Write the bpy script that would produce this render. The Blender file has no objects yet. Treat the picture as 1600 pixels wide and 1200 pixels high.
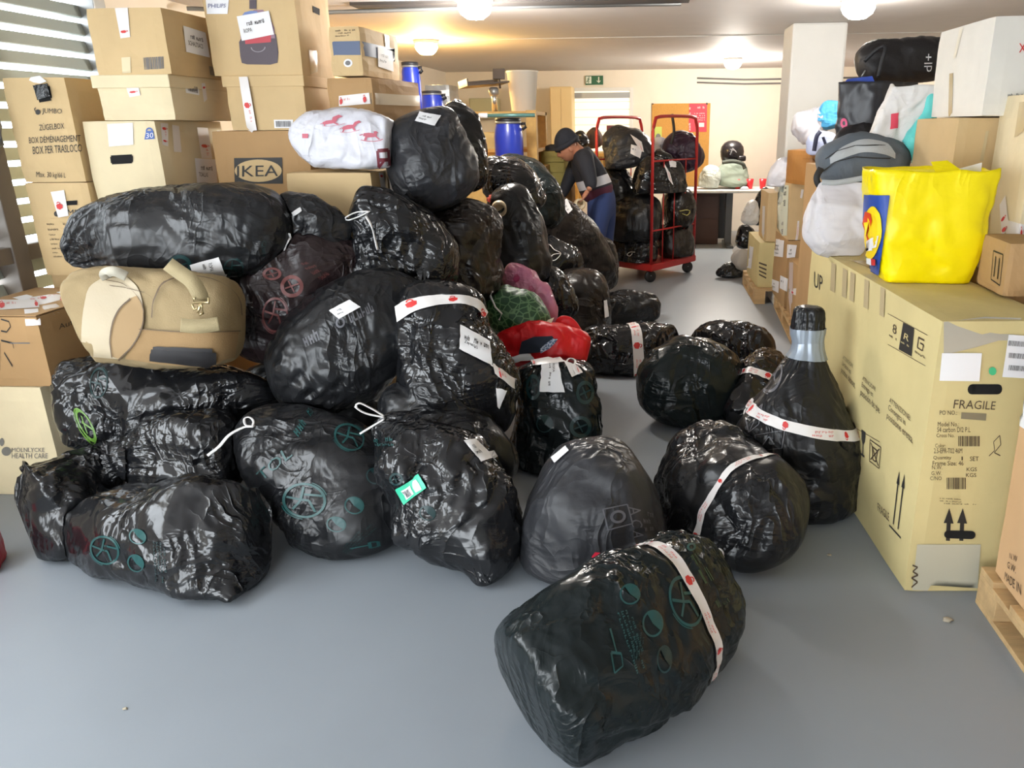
import bpy, bmesh, math, random
import numpy as np
from mathutils import Vector, Matrix
from mathutils.bvhtree import BVHTree

# ---------------------------------------------------------------- camera, world, exposure
SC = bpy.context.scene
COL = SC.collection
F, CX, CY = 1200.0, 930.0, 600.0            # focal length and principal point in photo pixels
PITCH, YAW, ROLL, H = math.radians(18.6), math.radians(4.0), math.radians(-0.5), 1.6
cam = bpy.data.cameras.new('camera'); cam_o = bpy.data.objects.new('camera', cam); COL.objects.link(cam_o)
cam.sensor_width = 36; cam.lens = 36 * F / 1600; cam.shift_x = (800 - CX) / 1600
cam.clip_start = .05; cam.clip_end = 200
RC = Matrix.Rotation(YAW, 3, 'Z') @ Matrix.Rotation(math.pi / 2 - PITCH, 3, 'X') @ Matrix.Rotation(ROLL, 3, 'Z')
cam_o.matrix_world = Matrix.Translation((0, 0, H)) @ RC.to_4x4()
SC.camera = cam_o
CAM = Vector((0, 0, H))

world = bpy.data.worlds.new('sky'); SC.world = world; world.use_nodes = True
bg = world.node_tree.nodes['Background']
bg.inputs['Color'].default_value = (0.89, 0.95, 1.0, 1); bg.inputs['Strength'].default_value = 9.0
SC.view_settings.view_transform = 'Standard'; SC.view_settings.look = 'None'
SC.view_settings.gamma = 1; SC.view_settings.use_curve_mapping = False
SC.view_settings.exposure = 0.35
SC.cycles.use_denoising = True
SC.cycles.max_bounces = 8; SC.cycles.diffuse_bounces = 5; SC.cycles.glossy_bounces = 4
SC.cycles.sample_clamp_indirect = 6.0

CEIL = 2.39
XL, XR, YB, YF = -3.12, 3.4, 12.45, -2.2    # room extents

# portal for the open garage door behind the photographer and for the unseen daylight opening in the left wall
def portal(loc, rot, sx, sy):
    l = bpy.data.lights.new('daylight_portal', 'AREA'); l.shape = 'RECTANGLE'; l.size = sx; l.size_y = sy
    o = bpy.data.objects.new('daylight_portal', l); COL.objects.link(o); o.location = loc; o.rotation_euler = rot
    l.cycles.is_portal = True
    return o
portal((-1.5, YF - .02, 1.05), (math.pi / 2, 0, math.pi), 2.2, 2.1)
portal((XL - .02, .55, 1.5), (math.pi / 2, 0, math.pi / 2), 3.5, 1.2)

# ---------------------------------------------------------------- pixel helpers
def ray(px, py):
    return RC @ Vector(((px - CX) / F, (CY - py) / F, -1))
HEAD = Vector((-math.sin(YAW), math.cos(YAW), 0))
def P(px, py, d):
    """point seen at photo pixel px,py at ground distance d in front of the camera"""
    r = ray(px, py); return CAM + r * (d / r.dot(HEAD))
def G(px, py, z=0.0):
    r = ray(px, py); return CAM + r * ((z - H) / r.z)
def mpp(p):
    """metres per photo pixel at world point p"""
    return (p - CAM).dot(RC @ Vector((0, 0, -1))) / F

# ---------------------------------------------------------------- materials
def c(r, g, b):
    f = lambda v: (v / 255 / 12.92) if v / 255 <= .04045 else ((v / 255 + .055) / 1.055) ** 2.4
    return (f(r), f(g), f(b), 1)
MATS = {}
def mat(name, col, rough=.6, metal=0, var=.0, vscale=6, bump=0, bscale=40, spec=.5, emit=None, estr=0, trans=0, alpha=1, stretch=None, detail=4, coat=0):
    if name in MATS: return MATS[name]
    m = bpy.data.materials.new(name); m.use_nodes = True; nt = m.node_tree; b = nt.nodes['Principled BSDF']
    b.inputs['Base Color'].default_value = col; b.inputs['Roughness'].default_value = rough; b.inputs['Metallic'].default_value = metal
    b.inputs['Specular IOR Level'].default_value = spec
    b.inputs['Coat Weight'].default_value = coat
    if trans: b.inputs['Transmission Weight'].default_value = trans
    if alpha < 1: b.inputs['Alpha'].default_value = alpha
    if emit: b.inputs['Emission Color'].default_value = emit; b.inputs['Emission Strength'].default_value = estr
    if var or bump:
        tc = nt.nodes.new('ShaderNodeTexCoord'); src = tc.outputs['Object']
        if stretch:
            mp = nt.nodes.new('ShaderNodeMapping'); mp.inputs['Scale'].default_value = stretch
            nt.links.new(src, mp.inputs['Vector']); src = mp.outputs['Vector']
    if var:
        n = nt.nodes.new('ShaderNodeTexNoise'); n.inputs['Scale'].default_value = vscale; n.inputs['Detail'].default_value = detail
        nt.links.new(src, n.inputs['Vector'])
        r = nt.nodes.new('ShaderNodeMapRange'); r.inputs[1].default_value = .3; r.inputs[2].default_value = .7
        r.inputs[3].default_value = 1 - var; r.inputs[4].default_value = 1 + var
        nt.links.new(n.outputs['Fac'], r.inputs[0])
        x = nt.nodes.new('ShaderNodeVectorMath'); x.operation = 'SCALE'; x.inputs[0].default_value = col[:3]
        nt.links.new(r.outputs[0], x.inputs['Scale']); nt.links.new(x.outputs[0], b.inputs['Base Color'])
    if bump:
        n2 = nt.nodes.new('ShaderNodeTexNoise'); n2.inputs['Scale'].default_value = bscale; n2.inputs['Detail'].default_value = 3
        nt.links.new(src, n2.inputs['Vector'])
        bp = nt.nodes.new('ShaderNodeBump'); bp.inputs['Strength'].default_value = bump; bp.inputs['Distance'].default_value = .01
        nt.links.new(n2.outputs['Fac'], bp.inputs['Height']); nt.links.new(bp.outputs[0], b.inputs['Normal'])
    MATS[name] = m
    return m

def film(name, col, rough=.28, bump=.5, scale=7.0, spec=.38):
    """thin crinkled plastic film: stretched ridges give the pulled creases"""
    if name in MATS: return MATS[name]
    m = bpy.data.materials.new(name); m.use_nodes = True; nt = m.node_tree; b = nt.nodes['Principled BSDF']
    b.inputs['Base Color'].default_value = col; b.inputs['Specular IOR Level'].default_value = spec
    uv = nt.nodes.new('ShaderNodeTexCoord')
    wn = nt.nodes.new('ShaderNodeTexNoise'); wn.inputs['Scale'].default_value = 2.6; nt.links.new(uv.outputs['Object'], wn.inputs['Vector'])
    ad = nt.nodes.new('ShaderNodeVectorMath'); ad.operation = 'MULTIPLY_ADD'; ad.inputs[1].default_value = (.26, .26, .26)
    nt.links.new(wn.outputs['Color'], ad.inputs[0]); nt.links.new(uv.outputs['Object'], ad.inputs[2])
    hs = []
    for rot, st, sc_, w in (((.3, .9, .4), (1, 1, .13), scale * 1.1, 1.0), ((1.2, .2, 1.1), (.13, 1, 1), scale * 1.9, .6), ((.7, 1.4, .2), (1, .15, 1), scale * 4, .25)):
        mp = nt.nodes.new('ShaderNodeMapping'); mp.inputs['Rotation'].default_value = rot; mp.inputs['Scale'].default_value = st
        nt.links.new(ad.outputs[0], mp.inputs['Vector'])
        n = nt.nodes.new('ShaderNodeTexNoise'); n.inputs['Scale'].default_value = sc_; n.inputs['Detail'].default_value = 2.5; n.inputs['Roughness'].default_value = .55
        nt.links.new(mp.outputs[0], n.inputs['Vector'])
        s1 = nt.nodes.new('ShaderNodeMath'); s1.operation = 'SUBTRACT'; s1.inputs[1].default_value = .5; nt.links.new(n.outputs['Fac'], s1.inputs[0])
        s2 = nt.nodes.new('ShaderNodeMath'); s2.operation = 'ABSOLUTE'; nt.links.new(s1.outputs[0], s2.inputs[0])
        s3 = nt.nodes.new('ShaderNodeMath'); s3.operation = 'POWER'; s3.inputs[1].default_value = .7; nt.links.new(s2.outputs[0], s3.inputs[0])
        s4 = nt.nodes.new('ShaderNodeMath'); s4.operation = 'MULTIPLY'; s4.inputs[1].default_value = -w * 4.5 / sc_; nt.links.new(s3.outputs[0], s4.inputs[0])
        hs.append(s4)
    a1 = nt.nodes.new('ShaderNodeMath'); a1.operation = 'ADD'; nt.links.new(hs[0].outputs[0], a1.inputs[0]); nt.links.new(hs[1].outputs[0], a1.inputs[1])
    a2 = nt.nodes.new('ShaderNodeMath'); a2.operation = 'ADD'; nt.links.new(a1.outputs[0], a2.inputs[0]); nt.links.new(hs[2].outputs[0], a2.inputs[1])
    bp = nt.nodes.new('ShaderNodeBump'); bp.inputs['Strength'].default_value = min(1, bump * 1.5); bp.inputs['Distance'].default_value = .09
    mn = nt.nodes.new('ShaderNodeTexNoise'); mn.inputs['Scale'].default_value = 4.2; mn.inputs['Detail'].default_value = 1; nt.links.new(uv.outputs['Object'], mn.inputs['Vector'])
    mk = nt.nodes.new('ShaderNodeMapRange'); mk.inputs[1].default_value = .40; mk.inputs[2].default_value = .62; mk.inputs[3].default_value = .12; mk.inputs[4].default_value = 1.25; nt.links.new(mn.outputs['Fac'], mk.inputs[0])
    ml = nt.nodes.new('ShaderNodeMath'); ml.operation = 'MULTIPLY'; nt.links.new(a2.outputs[0], ml.inputs[0]); nt.links.new(mk.outputs[0], ml.inputs[1]); a2 = ml
    nt.links.new(a2.outputs[0], bp.inputs['Height']); nt.links.new(bp.outputs[0], b.inputs['Normal'])
    rn = nt.nodes.new('ShaderNodeMapRange'); rn.inputs[1].default_value = .35; rn.inputs[2].default_value = .65
    rn.inputs[3].default_value = rough * .75; rn.inputs[4].default_value = rough * 1.35
    nt.links.new(wn.outputs['Fac'], rn.inputs[0]); nt.links.new(rn.outputs[0], b.inputs['Roughness'])
    MATS[name] = m
    return m

# bin-liner films
FB = film('black_film', (.009, .0095, .011, 1), .15, .55, 7, .5)
FM = film('matte_black_film', (.011, .0115, .013, 1), .27, .42)
FG = film('grey_black_film', (.026, .027, .031, 1), .36, .40, 6)
FW = film('brownish_black_film', (.014, .0105, .009, 1), .28, .55, 9)
FT = film('green_black_film', (.008, .012, .013, 1), .20, .5, 7, .30)
FP = film('plum_black_film', (.022, .014, .015, 1), .28, .5)
TEAL = mat('teal_print', c(24, 72, 72), .4)
TEALD = mat('dark_teal_print', c(15, 48, 50), .4)
LIME = mat('lime_print', c(96, 138, 52), .35)
GREYP = mat('grey_print', c(92, 92, 98), .45)
PINKP = mat('dull_red_print', c(110, 62, 60), .4)
WHITE = mat('white_paper', c(232, 232, 234), .7)
TAPE = mat('white_tape', c(226, 222, 220), .35)
RED = mat('red_print', c(205, 48, 46), .5)
REDTX = mat('pale_red_print', c(215, 130, 125), .5)
INK = mat('black_print', c(40, 38, 36), .6)
INKB = mat('brown_print', c(78, 64, 48), .6)
INKG = mat('grey_ink', c(110, 108, 108), .6)
STRING = mat('white_drawstring', c(225, 223, 222), .5)
def card(name, col): return mat(name, col, .75, var=.05, vscale=5, bump=.12, bscale=28, spec=.25)
CARD = card('tan_cardboard', c(203, 176, 132))
CARDP = card('pale_cardboard', c(220, 205, 170))
CARDY = card('yellowish_cardboard', c(206, 190, 138))
CARDB = card('brown_cardboard', c(174, 140, 98))
CARDW = card('white_cardboard', c(225, 222, 214))
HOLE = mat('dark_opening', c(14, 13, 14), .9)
CLEAR = mat('clear_packing_tape', c(196, 178, 140), .18, spec=.6)
WOOD = mat('pallet_wood', c(196, 164, 118), .75, var=.15, vscale=3, stretch=(1, 8, 8), bump=.3, bscale=20)

# ---------------------------------------------------------------- object helpers
def tag(o, label=None, cat=None, group=None, kind=None):
    if label: o['label'] = label
    if cat: o['category'] = cat
    if group: o['group'] = group
    if kind: o['kind'] = kind
    return o
def link(name, me, m=None, parent=None, smooth=False):
    o = bpy.data.objects.new(name, me); COL.objects.link(o)
    if m: me.materials.append(m)
    if parent:
        o.parent = parent; o.matrix_parent_inverse = parent.matrix_world.inverted()
    if smooth: me.polygons.foreach_set('use_smooth', [True] * len(me.polygons))
    return o
def pyd(name, v, f, m=None, parent=None, smooth=False):
    me = bpy.data.meshes.new(name); me.from_pydata([tuple(x) for x in v], [], f); me.update()
    return link(name, me, m, parent, smooth)
def fbm(name, bm, m=None, parent=None, smooth=False):
    me = bpy.data.meshes.new(name); bmesh.ops.recalc_face_normals(bm, faces=bm.faces); bm.to_mesh(me); bm.free()
    return link(name, me, m, parent, smooth)
def add_box(bm, x0, x1, y0, y1, z0, z1, mtx=None, bev=0):
    r = bmesh.ops.create_cube(bm, size=1)
    for v in r['verts']:
        v.co = Vector((x0 + (v.co.x + .5) * (x1 - x0), y0 + (v.co.y + .5) * (y1 - y0), z0 + (v.co.z + .5) * (z1 - z0)))
    if bev:
        es = list({e for v in r['verts'] for e in v.link_edges})
        q = bmesh.ops.bevel(bm, geom=es, offset=bev, segments=2, affect='EDGES', profile=.6)
        vs = list({v for f in q['faces'] for v in f.verts} | {v for v in r['verts'] if v.is_valid})
    else: vs = r['verts']
    if mtx is not None:
        for v in vs: v.co = mtx @ v.co
    return vs
def boxo(name, x0, x1, y0, y1, z0, z1, m, parent=None, mtx=None, bev=0):
    bm = bmesh.new(); add_box(bm, x0, x1, y0, y1, z0, z1, mtx, bev); return fbm(name, bm, m, parent)
def tube(bm, pts, r, n=8, closed=False, flat=1.0):
    pts = [Vector(p) for p in pts]; rings = []; L = len(pts); up = Vector((0, 0, 1))
    for i, p in enumerate(pts):
        a = pts[i - 1] if (i > 0 or closed) else p; b = pts[(i + 1) % L] if (i < L - 1 or closed) else p
        t = (b - a).normalized(); s = t.cross(up)
        if s.length < .05: s = t.cross(Vector((1, 0, 0)))
        s.normalize(); q = s.cross(t); rr = r[i] if isinstance(r, (list, tuple)) else r
        rings.append([bm.verts.new(p + s * math.cos(k * 2 * math.pi / n) * rr + q * math.sin(k * 2 * math.pi / n) * rr * flat) for k in range(n)])
    for i in range(L if closed else L - 1):
        A, B = rings[i], rings[(i + 1) % L]
        for k in range(n): bm.faces.new((A[k], A[(k + 1) % n], B[(k + 1) % n], B[k]))
    if not closed:
        bm.faces.new(rings[0][::-1]); bm.faces.new(rings[-1])
def tubeo(name, pts, r, m, parent=None, n=8, closed=False, flat=1.0):
    bm = bmesh.new(); tube(bm, pts, r, n, closed, flat); return fbm(name, bm, m, parent, True)
def lathe(bm, prof, ctr, n=28, mtx=None):
    ctr = Vector(ctr); rings = []
    for r, z in prof:
        rings.append([bm.verts.new((mtx @ Vector((r * math.cos(k * 2 * math.pi / n), r * math.sin(k * 2 * math.pi / n), z)) if mtx else Vector((r * math.cos(k * 2 * math.pi / n), r * math.sin(k * 2 * math.pi / n), z))) + ctr) for k in range(n)])
    for A, B in zip(rings, rings[1:]):
        for k in range(n): bm.faces.new((A[k], A[(k + 1) % n], B[(k + 1) % n], B[k]))
    bm.faces.new(rings[0][::-1]); bm.faces.new(rings[-1])
def latheo(name, prof, ctr, m, parent=None, n=28, mtx=None):
    bm = bmesh.new(); lathe(bm, prof, ctr, n, mtx); return fbm(name, bm, m, parent, True)
def empty(name, loc):
    o = bpy.data.objects.new(name, None); COL.objects.link(o); o.location = loc; o.empty_display_size = .1
    bpy.context.view_layer.update(); return o

# smooth curve through points
def crom(pts, n):
    pts = [np.array(p, float) for p in pts]; L = len(pts)
    seg = [np.linalg.norm(pts[i + 1][:3] - pts[i][:3]) for i in range(L - 1)]; cum = np.concatenate([[0], np.cumsum(seg)]); cum /= cum[-1]
    out = []
    us = n if not isinstance(n, int) else np.linspace(0, 1, n)
    for u in us:
        i = min(max(int(np.searchsorted(cum, u, 'right')) - 1, 0), L - 2); t = (u - cum[i]) / max(cum[i + 1] - cum[i], 1e-9)
        p0, p1, p2, p3 = pts[max(i - 1, 0)], pts[i], pts[i + 1], pts[min(i + 2, L - 1)]
        if i == 0: p0 = 2 * p1 - p2
        if i + 2 > L - 1: p3 = 2 * p2 - p1
        out.append(.5 * ((2 * p1) + (-p0 + p2) * t + (2 * p0 - 5 * p1 + 4 * p2 - p3) * t * t + (-p0 + 3 * p1 - 3 * p2 + p3) * t ** 3))
    return np.array(out)

# ---------------------------------------------------------------- vectorised gradient noise
_rs = np.random.RandomState(5); _perm = _rs.permutation(256); _perm = np.concatenate([_perm, _perm, _perm])
_g = _rs.normal(size=(256, 3)); _g /= np.linalg.norm(_g, axis=1)[:, None]
def noise(p):
    i = np.floor(p).astype(int); f = p - i; i &= 255; w = f * f * f * (f * (f * 6 - 15) + 10); r = 0
    for dx in (0, 1):
        for dy in (0, 1):
            for dz in (0, 1):
                h = _perm[_perm[_perm[(i[..., 0] + dx) & 255] + ((i[..., 1] + dy) & 255)] + ((i[..., 2] + dz) & 255)]
                g = _g[h]; d = (g * (f - np.array([dx, dy, dz]))).sum(-1)
                r = r + d * (w[..., 0] if dx else 1 - w[..., 0]) * (w[..., 1] if dy else 1 - w[..., 1]) * (w[..., 2] if dz else 1 - w[..., 2])
    return r * 1.5
def ridge(p): return 1 - 2 * np.abs(noise(p))

# ---------------------------------------------------------------- flat shapes in the unit square, stuck onto surfaces
def s_rect(nx=6, ny=6, x0=0, x1=1, y0=0, y1=1):
    v = [(x0 + (x1 - x0) * i / nx, y0 + (y1 - y0) * j / ny) for j in range(ny + 1) for i in range(nx + 1)]
    f = [(j * (nx + 1) + i, j * (nx + 1) + i + 1, (j + 1) * (nx + 1) + i + 1, (j + 1) * (nx + 1) + i) for j in range(ny) for i in range(nx)]
    return v, f
def s_join(*ss):
    V, Fc = [], []
    for v, f in ss:
        o = len(V); V += v; Fc += [tuple(i + o for i in q) for q in f]
    return V, Fc
def s_ring(r0, r1, n=28, cx=.5, cy=.5, a0=0, a1=2 * math.pi, sy=1):
    v = []; f = []
    for k in range(n + 1):
        a = a0 + (a1 - a0) * k / n
        for r in (r0, r1): v.append((cx + r * math.cos(a), cy + sy * r * math.sin(a)))
    f = [(2 * k, 2 * k + 1, 2 * k + 3, 2 * k + 2) for k in range(n)]
    return v, f
def s_disc(r=.5, n=20, cx=.5, cy=.5, sy=1): return s_join(*[s_ring(max(.001, r * k / 4), r * (k + 1) / 4, n, cx, cy, 0, 2 * math.pi, sy) for k in range(4)])
def s_poly(pts):
    """polygon as fan around its centroid: fine for star-shaped outlines"""
    cx = sum(p[0] for p in pts) / len(pts); cy = sum(p[1] for p in pts) / len(pts); n = len(pts)
    return [(cx, cy)] + list(pts), [(0, 1 + k, 1 + (k + 1) % n) for k in range(n)]
def s_line(pts, w=.05):
    ss = []
    for (x0, y0), (x1, y1) in zip(pts, pts[1:]):
        dx, dy = x1 - x0, y1 - y0; L = math.hypot(dx, dy) or 1; nx, ny = -dy / L * w / 2, dx / L * w / 2
        k = max(1, int(L / .12)); v = []
        for i in range(k + 1):
            t = i / k; v += [(x0 + dx * t + nx, y0 + dy * t + ny), (x0 + dx * t - nx, y0 + dy * t - ny)]
        ss.append((v, [(2 * i, 2 * i + 1, 2 * i + 3, 2 * i + 2) for i in range(k)]))
    return s_join(*ss)
def s_barcode(seed=1, n=16):
    r = random.Random(seed); x = 0; ss = []
    while x < .97:
        w = r.choice((.02, .03, .05)); ss.append(s_rect(1, 2, x, min(x + w, 1), 0, 1)); x += w + r.choice((.02, .035))
    return s_join(*ss)
_TX = {}
def s_text(body, align='LEFT', space=1.0):
    k = (body, align, space)
    if k in _TX: return _TX[k]
    cu = bpy.data.curves.new('t', 'FONT'); cu.body = body; cu.align_x = align; cu.resolution_u = 2; cu.space_line = space
    o = bpy.data.objects.new('t', cu); me = o.to_mesh()
    v = [(q.co.x, q.co.y) for q in me.vertices]; f = [tuple(p.vertices) for p in me.polygons]
    o.to_mesh_clear(); bpy.data.objects.remove(o); bpy.data.curves.remove(cu)
    xs = [q[0] for q in v]; ys = [q[1] for q in v]; a, b, c0, d = min(xs), max(xs), min(ys), max(ys)
    v = [((x - a) / (b - a), (y - c0) / (d - c0)) for x, y in v]
    _TX[k] = (v, f); return v, f
def s_scrib(n=9, seed=1):
    """writing too blurred to read: a row of uneven letter-like strokes"""
    r = random.Random(seed); ss = []; x = 0.0; w = 1.0 / n
    for k in range(n):
        if r.random() < .88:
            a = x + w * .08; b = x + w * .80; h0 = r.choice((0, 0, .12)); h1 = r.choice((.75, .75, 1.0)); t = w * .24
            ss.append(s_rect(1, 1, a, a + t, h0, h1))
            if r.random() < .7: ss.append(s_rect(1, 1, b - t, b, 0, h1 * r.choice((.6, 1))))
            ss.append(s_rect(1, 1, a, b, *r.choice(((0, .2), (.3, .5), (.58, .76)))))
        x += w
    return s_join(*ss)
def s_place(s, x0, x1, y0, y1):
    v, f = s; return [(x0 + (x1 - x0) * x, y0 + (y1 - y0) * y) for x, y in v], f
def s_rot90(s, k=1):
    v, f = s
    for _ in range(k): v = [(1 - y, x) for x, y in v]
    return v, f

def homog(q):
    """unit square (0,1)=TL (1,1)=TR (1,0)=BR (0,0)=BL  ->  pixel quad TL,TR,BR,BL"""
    src = [(0, 1), (1, 1), (1, 0), (0, 0)]; A = []; B = []
    for (x, y), (X, Y) in zip(src, q):
        A += [[x, y, 1, 0, 0, 0, -X * x, -X * y], [0, 0, 0, x, y, 1, -Y * x, -Y * y]]; B += [X, Y]
    h = np.linalg.solve(np.array(A, float), np.array(B, float))
    return lambda x, y: ((h[0] * x + h[1] * y + h[2]) / (h[6] * x + h[7] * y + 1), (h[3] * x + h[4] * y + h[5]) / (h[6] * x + h[7] * y + 1))
_BV = {}
def bvh(o):
    if o.name not in _BV:
        me = o.data; mw = o.matrix_world
        _BV[o.name] = BVHTree.FromPolygons([mw @ v.co for v in me.vertices], [tuple(p.vertices) for p in me.polygons])
    return _BV[o.name]
def stick(target, quad, shape, m, name='print', off=.002, parent=None, thick=0, smooth=True):
    """lay a flat shape on the surface of target: seen from the camera it fills the pixel quad"""
    if len(quad) == 4 and not isinstance(quad[0], (tuple, list)):
        x0, y0, x1, y1 = quad; quad = [(x0, y0), (x1, y0), (x1, y1), (x0, y1)]
    hm = homog(quad); t = bvh(target); v, f = shape; out = []; miss = []
    cxp = sum(q[0] for q in quad) / 4; cyp = sum(q[1] for q in quad) / 4
    ref = None
    for i, (x, y) in enumerate(v):
        px, py = hm(x, y); r = ray(px, py).normalized(); loc, n, _, _ = t.ray_cast(CAM, r)
        if loc is None: out.append(None); miss.append((i, r)); continue
        if n.dot(r) > 0: n = -n
        out.append(loc + n * off - r * off * .5); ref = loc if ref is None else ref
    if ref is None:
        print('STICK MISS', target.name, quad); ref = P(cxp, cyp, 3); 
    hits = [o for o in out if o is not None] or [ref]
    dm = sorted((h - CAM).length for h in hits)[len(hits) // 2]
    for i, r in miss:
        loc, n, _, _ = t.find_nearest(CAM + r * dm); out[i] = loc + n * off
    o = pyd(name, out, f, m, parent or target, smooth)
    if thick: md = o.modifiers.new('t', 'SOLIDIFY'); md.thickness = thick; md.offset = 1
    return o

def strip_px(target, a, b, m, name='tape_band', off=.007, parent=None):
    """ribbon between two pixel polylines of equal length, laid on the surface"""
    n = max(16, 4 * len(a)); A = crom([(x, y, 0) for x, y in a], n); B = crom([(x, y, 0) for x, y in b], n); v = []; k = 5
    for p, q in zip(A, B):
        for j in range(k): t = j / (k - 1); v.append((p[0] * (1 - t) + q[0] * t, p[1] * (1 - t) + q[1] * t))
    f = [(i * k + j, i * k + j + 1, (i + 1) * k + j + 1, (i + 1) * k + j) for i in range(n - 1) for j in range(k - 1)]
    x0, x1, y0, y1 = min(p[0] for p in v), max(p[0] for p in v), min(p[1] for p in v), max(p[1] for p in v)
    return stick(target, (x0, y0, x1, y1), ([((x - x0) / (x1 - x0), (y1 - y) / (y1 - y0)) for x, y in v], f), m, name, off, parent)
# emblem printed on the tapes: padlock-like red mark
S_MARK = s_join(s_poly([(.1, .15), (.45, 0), (.9, .2), (.95, .6), (.6, .75), (.3, .7), (.05, .55)]), s_ring(.16, .26, 10, .42, .72, 0, math.pi))
def paper(target, quad, lines, parent=None, name='paper_label', off=.004, ink=None):
    """white sheet with its lines of writing as a sub-part"""
    if len(quad) == 4 and not isinstance(quad[0], (tuple, list)):
        x0, y0, x1, y1 = quad; quad = [(x0, y0), (x1, y0), (x1, y1), (x0, y1)]
    p = stick(target, quad, s_rect(8, 8), WHITE, name, off, parent)
    if lines:
        n = len(lines); ss = []
        for i, tx in enumerate(lines):
            hh = .17 if n < 3 else .12; y1 = .72 - i * (hh + .10)
            ss.append(s_place(s_scrib(int(tx[1:]), i + len(lines)) if tx[0] == '#' else s_text(tx), .12, min(.92, .12 + .062 * (int(tx[1:]) if tx[0] == '#' else len(tx))), y1 - hh, y1))
        stick(target, quad, s_join(*ss), ink or INK, 'lettering', off + .0015, p)
    return p
def tapes(target, quad, marks=(.3,), parent=None, name='tape_strip', off=.003, text=True, m=None):
    """strip of white printed tape; quad runs TL,TR along its long side"""
    p = stick(target, quad, s_rect(10, 3), m or TAPE, name, off, parent)
    for a in marks: stick(target, quad, s_place(S_MARK, a - .06, a + .06, .12, .88), RED, 'emblem', off + .0015, p)
    if text and len(marks) > 0:
        for a in marks:
            if a < .75: stick(target, quad, s_place(s_scrib(9), a + .09, min(a + .30, .99), .5, .75), REDTX, 'lettering', off + .0015, p)['kind'] = 'stuff'
    return p

# ---------------------------------------------------------------- cartons
def carton(name, label, near, size, m, side='R', vert='T', rot=0.0, z0=None, bulge=.006, group=None, cat='box', seed=0, flaps=False, dent=.004):
    """near = world point of the near vertical edge (top or bottom); the box runs left (side R) or right (side L) and away from it"""
    w, l, h = size; x = Vector(near)
    zb = (x.z - h if vert == 'T' else x.z) if z0 is None else z0
    n = 7; bm = bmesh.new(); bmesh.ops.create_cube(bm, size=1)
    bmesh.ops.subdivide_edges(bm, edges=bm.edges, cuts=n, use_grid_fill=True)
    sx = -1 if side == 'R' else 1
    for v in bm.verts:
        q = v.co * 2; p = np.array([q.x, q.y, q.z]); a = np.abs(p)
        bx = bulge * ((1 - p[1] ** 2) * (1 - p[2] ** 2) * (a[0] > .99)); by = bulge * ((1 - p[0] ** 2) * (1 - p[2] ** 2) * (a[1] > .99)); bz = bulge * .6 * ((1 - p[0] ** 2) * (1 - p[1] ** 2) * (a[2] > .99)) * (p[2] > 0)
        e = (a > .99).sum(); sh = .0035 if e == 2 else (.006 if e == 3 else 0)
        nn = noise(np.array([p * 1.7 + seed * 7.3]))[0] * dent
        q2 = Vector((p[0] * (w / 2 - sh) + np.sign(p[0]) * (bx + nn * (a[0] > .99)), p[1] * (l / 2 - sh) + np.sign(p[1]) * (by + nn * (a[1] > .99)), p[2] * (h / 2 - sh * .5) + np.sign(p[2]) * bz))
        v.co = q2
    M = Matrix.Translation((x.x, x.y, zb)) @ Matrix.Rotation(rot, 4, 'Z') @ Matrix.Translation((sx * w / 2, l / 2, h / 2))
    for v in bm.verts: v.co = M @ v.co
    o = fbm(name, bm, m); tag(o, label, cat, group); solid(o)
    if flaps:
        for s in (-1, 1):
            boxo('flap', -w / 2 + .004, w / 2 - .004, (0.0015 if s > 0 else -l / 2 + .004), (l / 2 - .004 if s > 0 else -0.0015), h / 2 + .002, h / 2 + .006, m, o, M)
    return o
def px_corner(px, py, d): return P(px, py, d)

# ---------------------------------------------------------------- bags
BAGS = {}
SOLIDS = []
def solid(o):
    """register a finished thing that later soft bags must rest against"""
    co = np.array([v.co[:] for v in o.data.vertices]); SOLIDS.append((o, co.min(0), co.max(0)))
def settle(X, seed, margin=.004):
    """soft contact: where the new bag would run into things already there, its film is pressed back onto their surface"""
    lo, hi = X.reshape(-1, 3).min(0), X.reshape(-1, 3).max(0)
    near = [s for s in SOLIDS if (s[1] < hi).all() and (s[2] > lo).all()]
    for it in range(2):
        moved = np.zeros(X.shape[:2], bool)
        for o, a, b in near:
            m = ((X > a) & (X < b)).all(-1)
            if not m.any(): continue
            t = bvh(o)
            for i, j in zip(*np.nonzero(m)):
                p = Vector(X[i, j]); loc, n, _, dist = t.find_nearest(p)
                if loc is not None and (p - loc).dot(n) < 0 and dist < .22:
                    X[i, j] = loc + n * margin; moved[i, j] = True
        if it == 0 and moved.any():
            k = moved.copy(); k[1:] |= moved[:-1]; k[:-1] |= moved[1:]; k |= np.roll(moved, 1, 1) | np.roll(moved, -1, 1)
            k[0] = k[-1] = False
            for _ in range(4):
                av = .25 * (np.roll(X, 1, 1) + np.roll(X, -1, 1)); av[1:-1] += .25 * (X[:-2] + X[2:]); X[k] = av[k]
    return X
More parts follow.
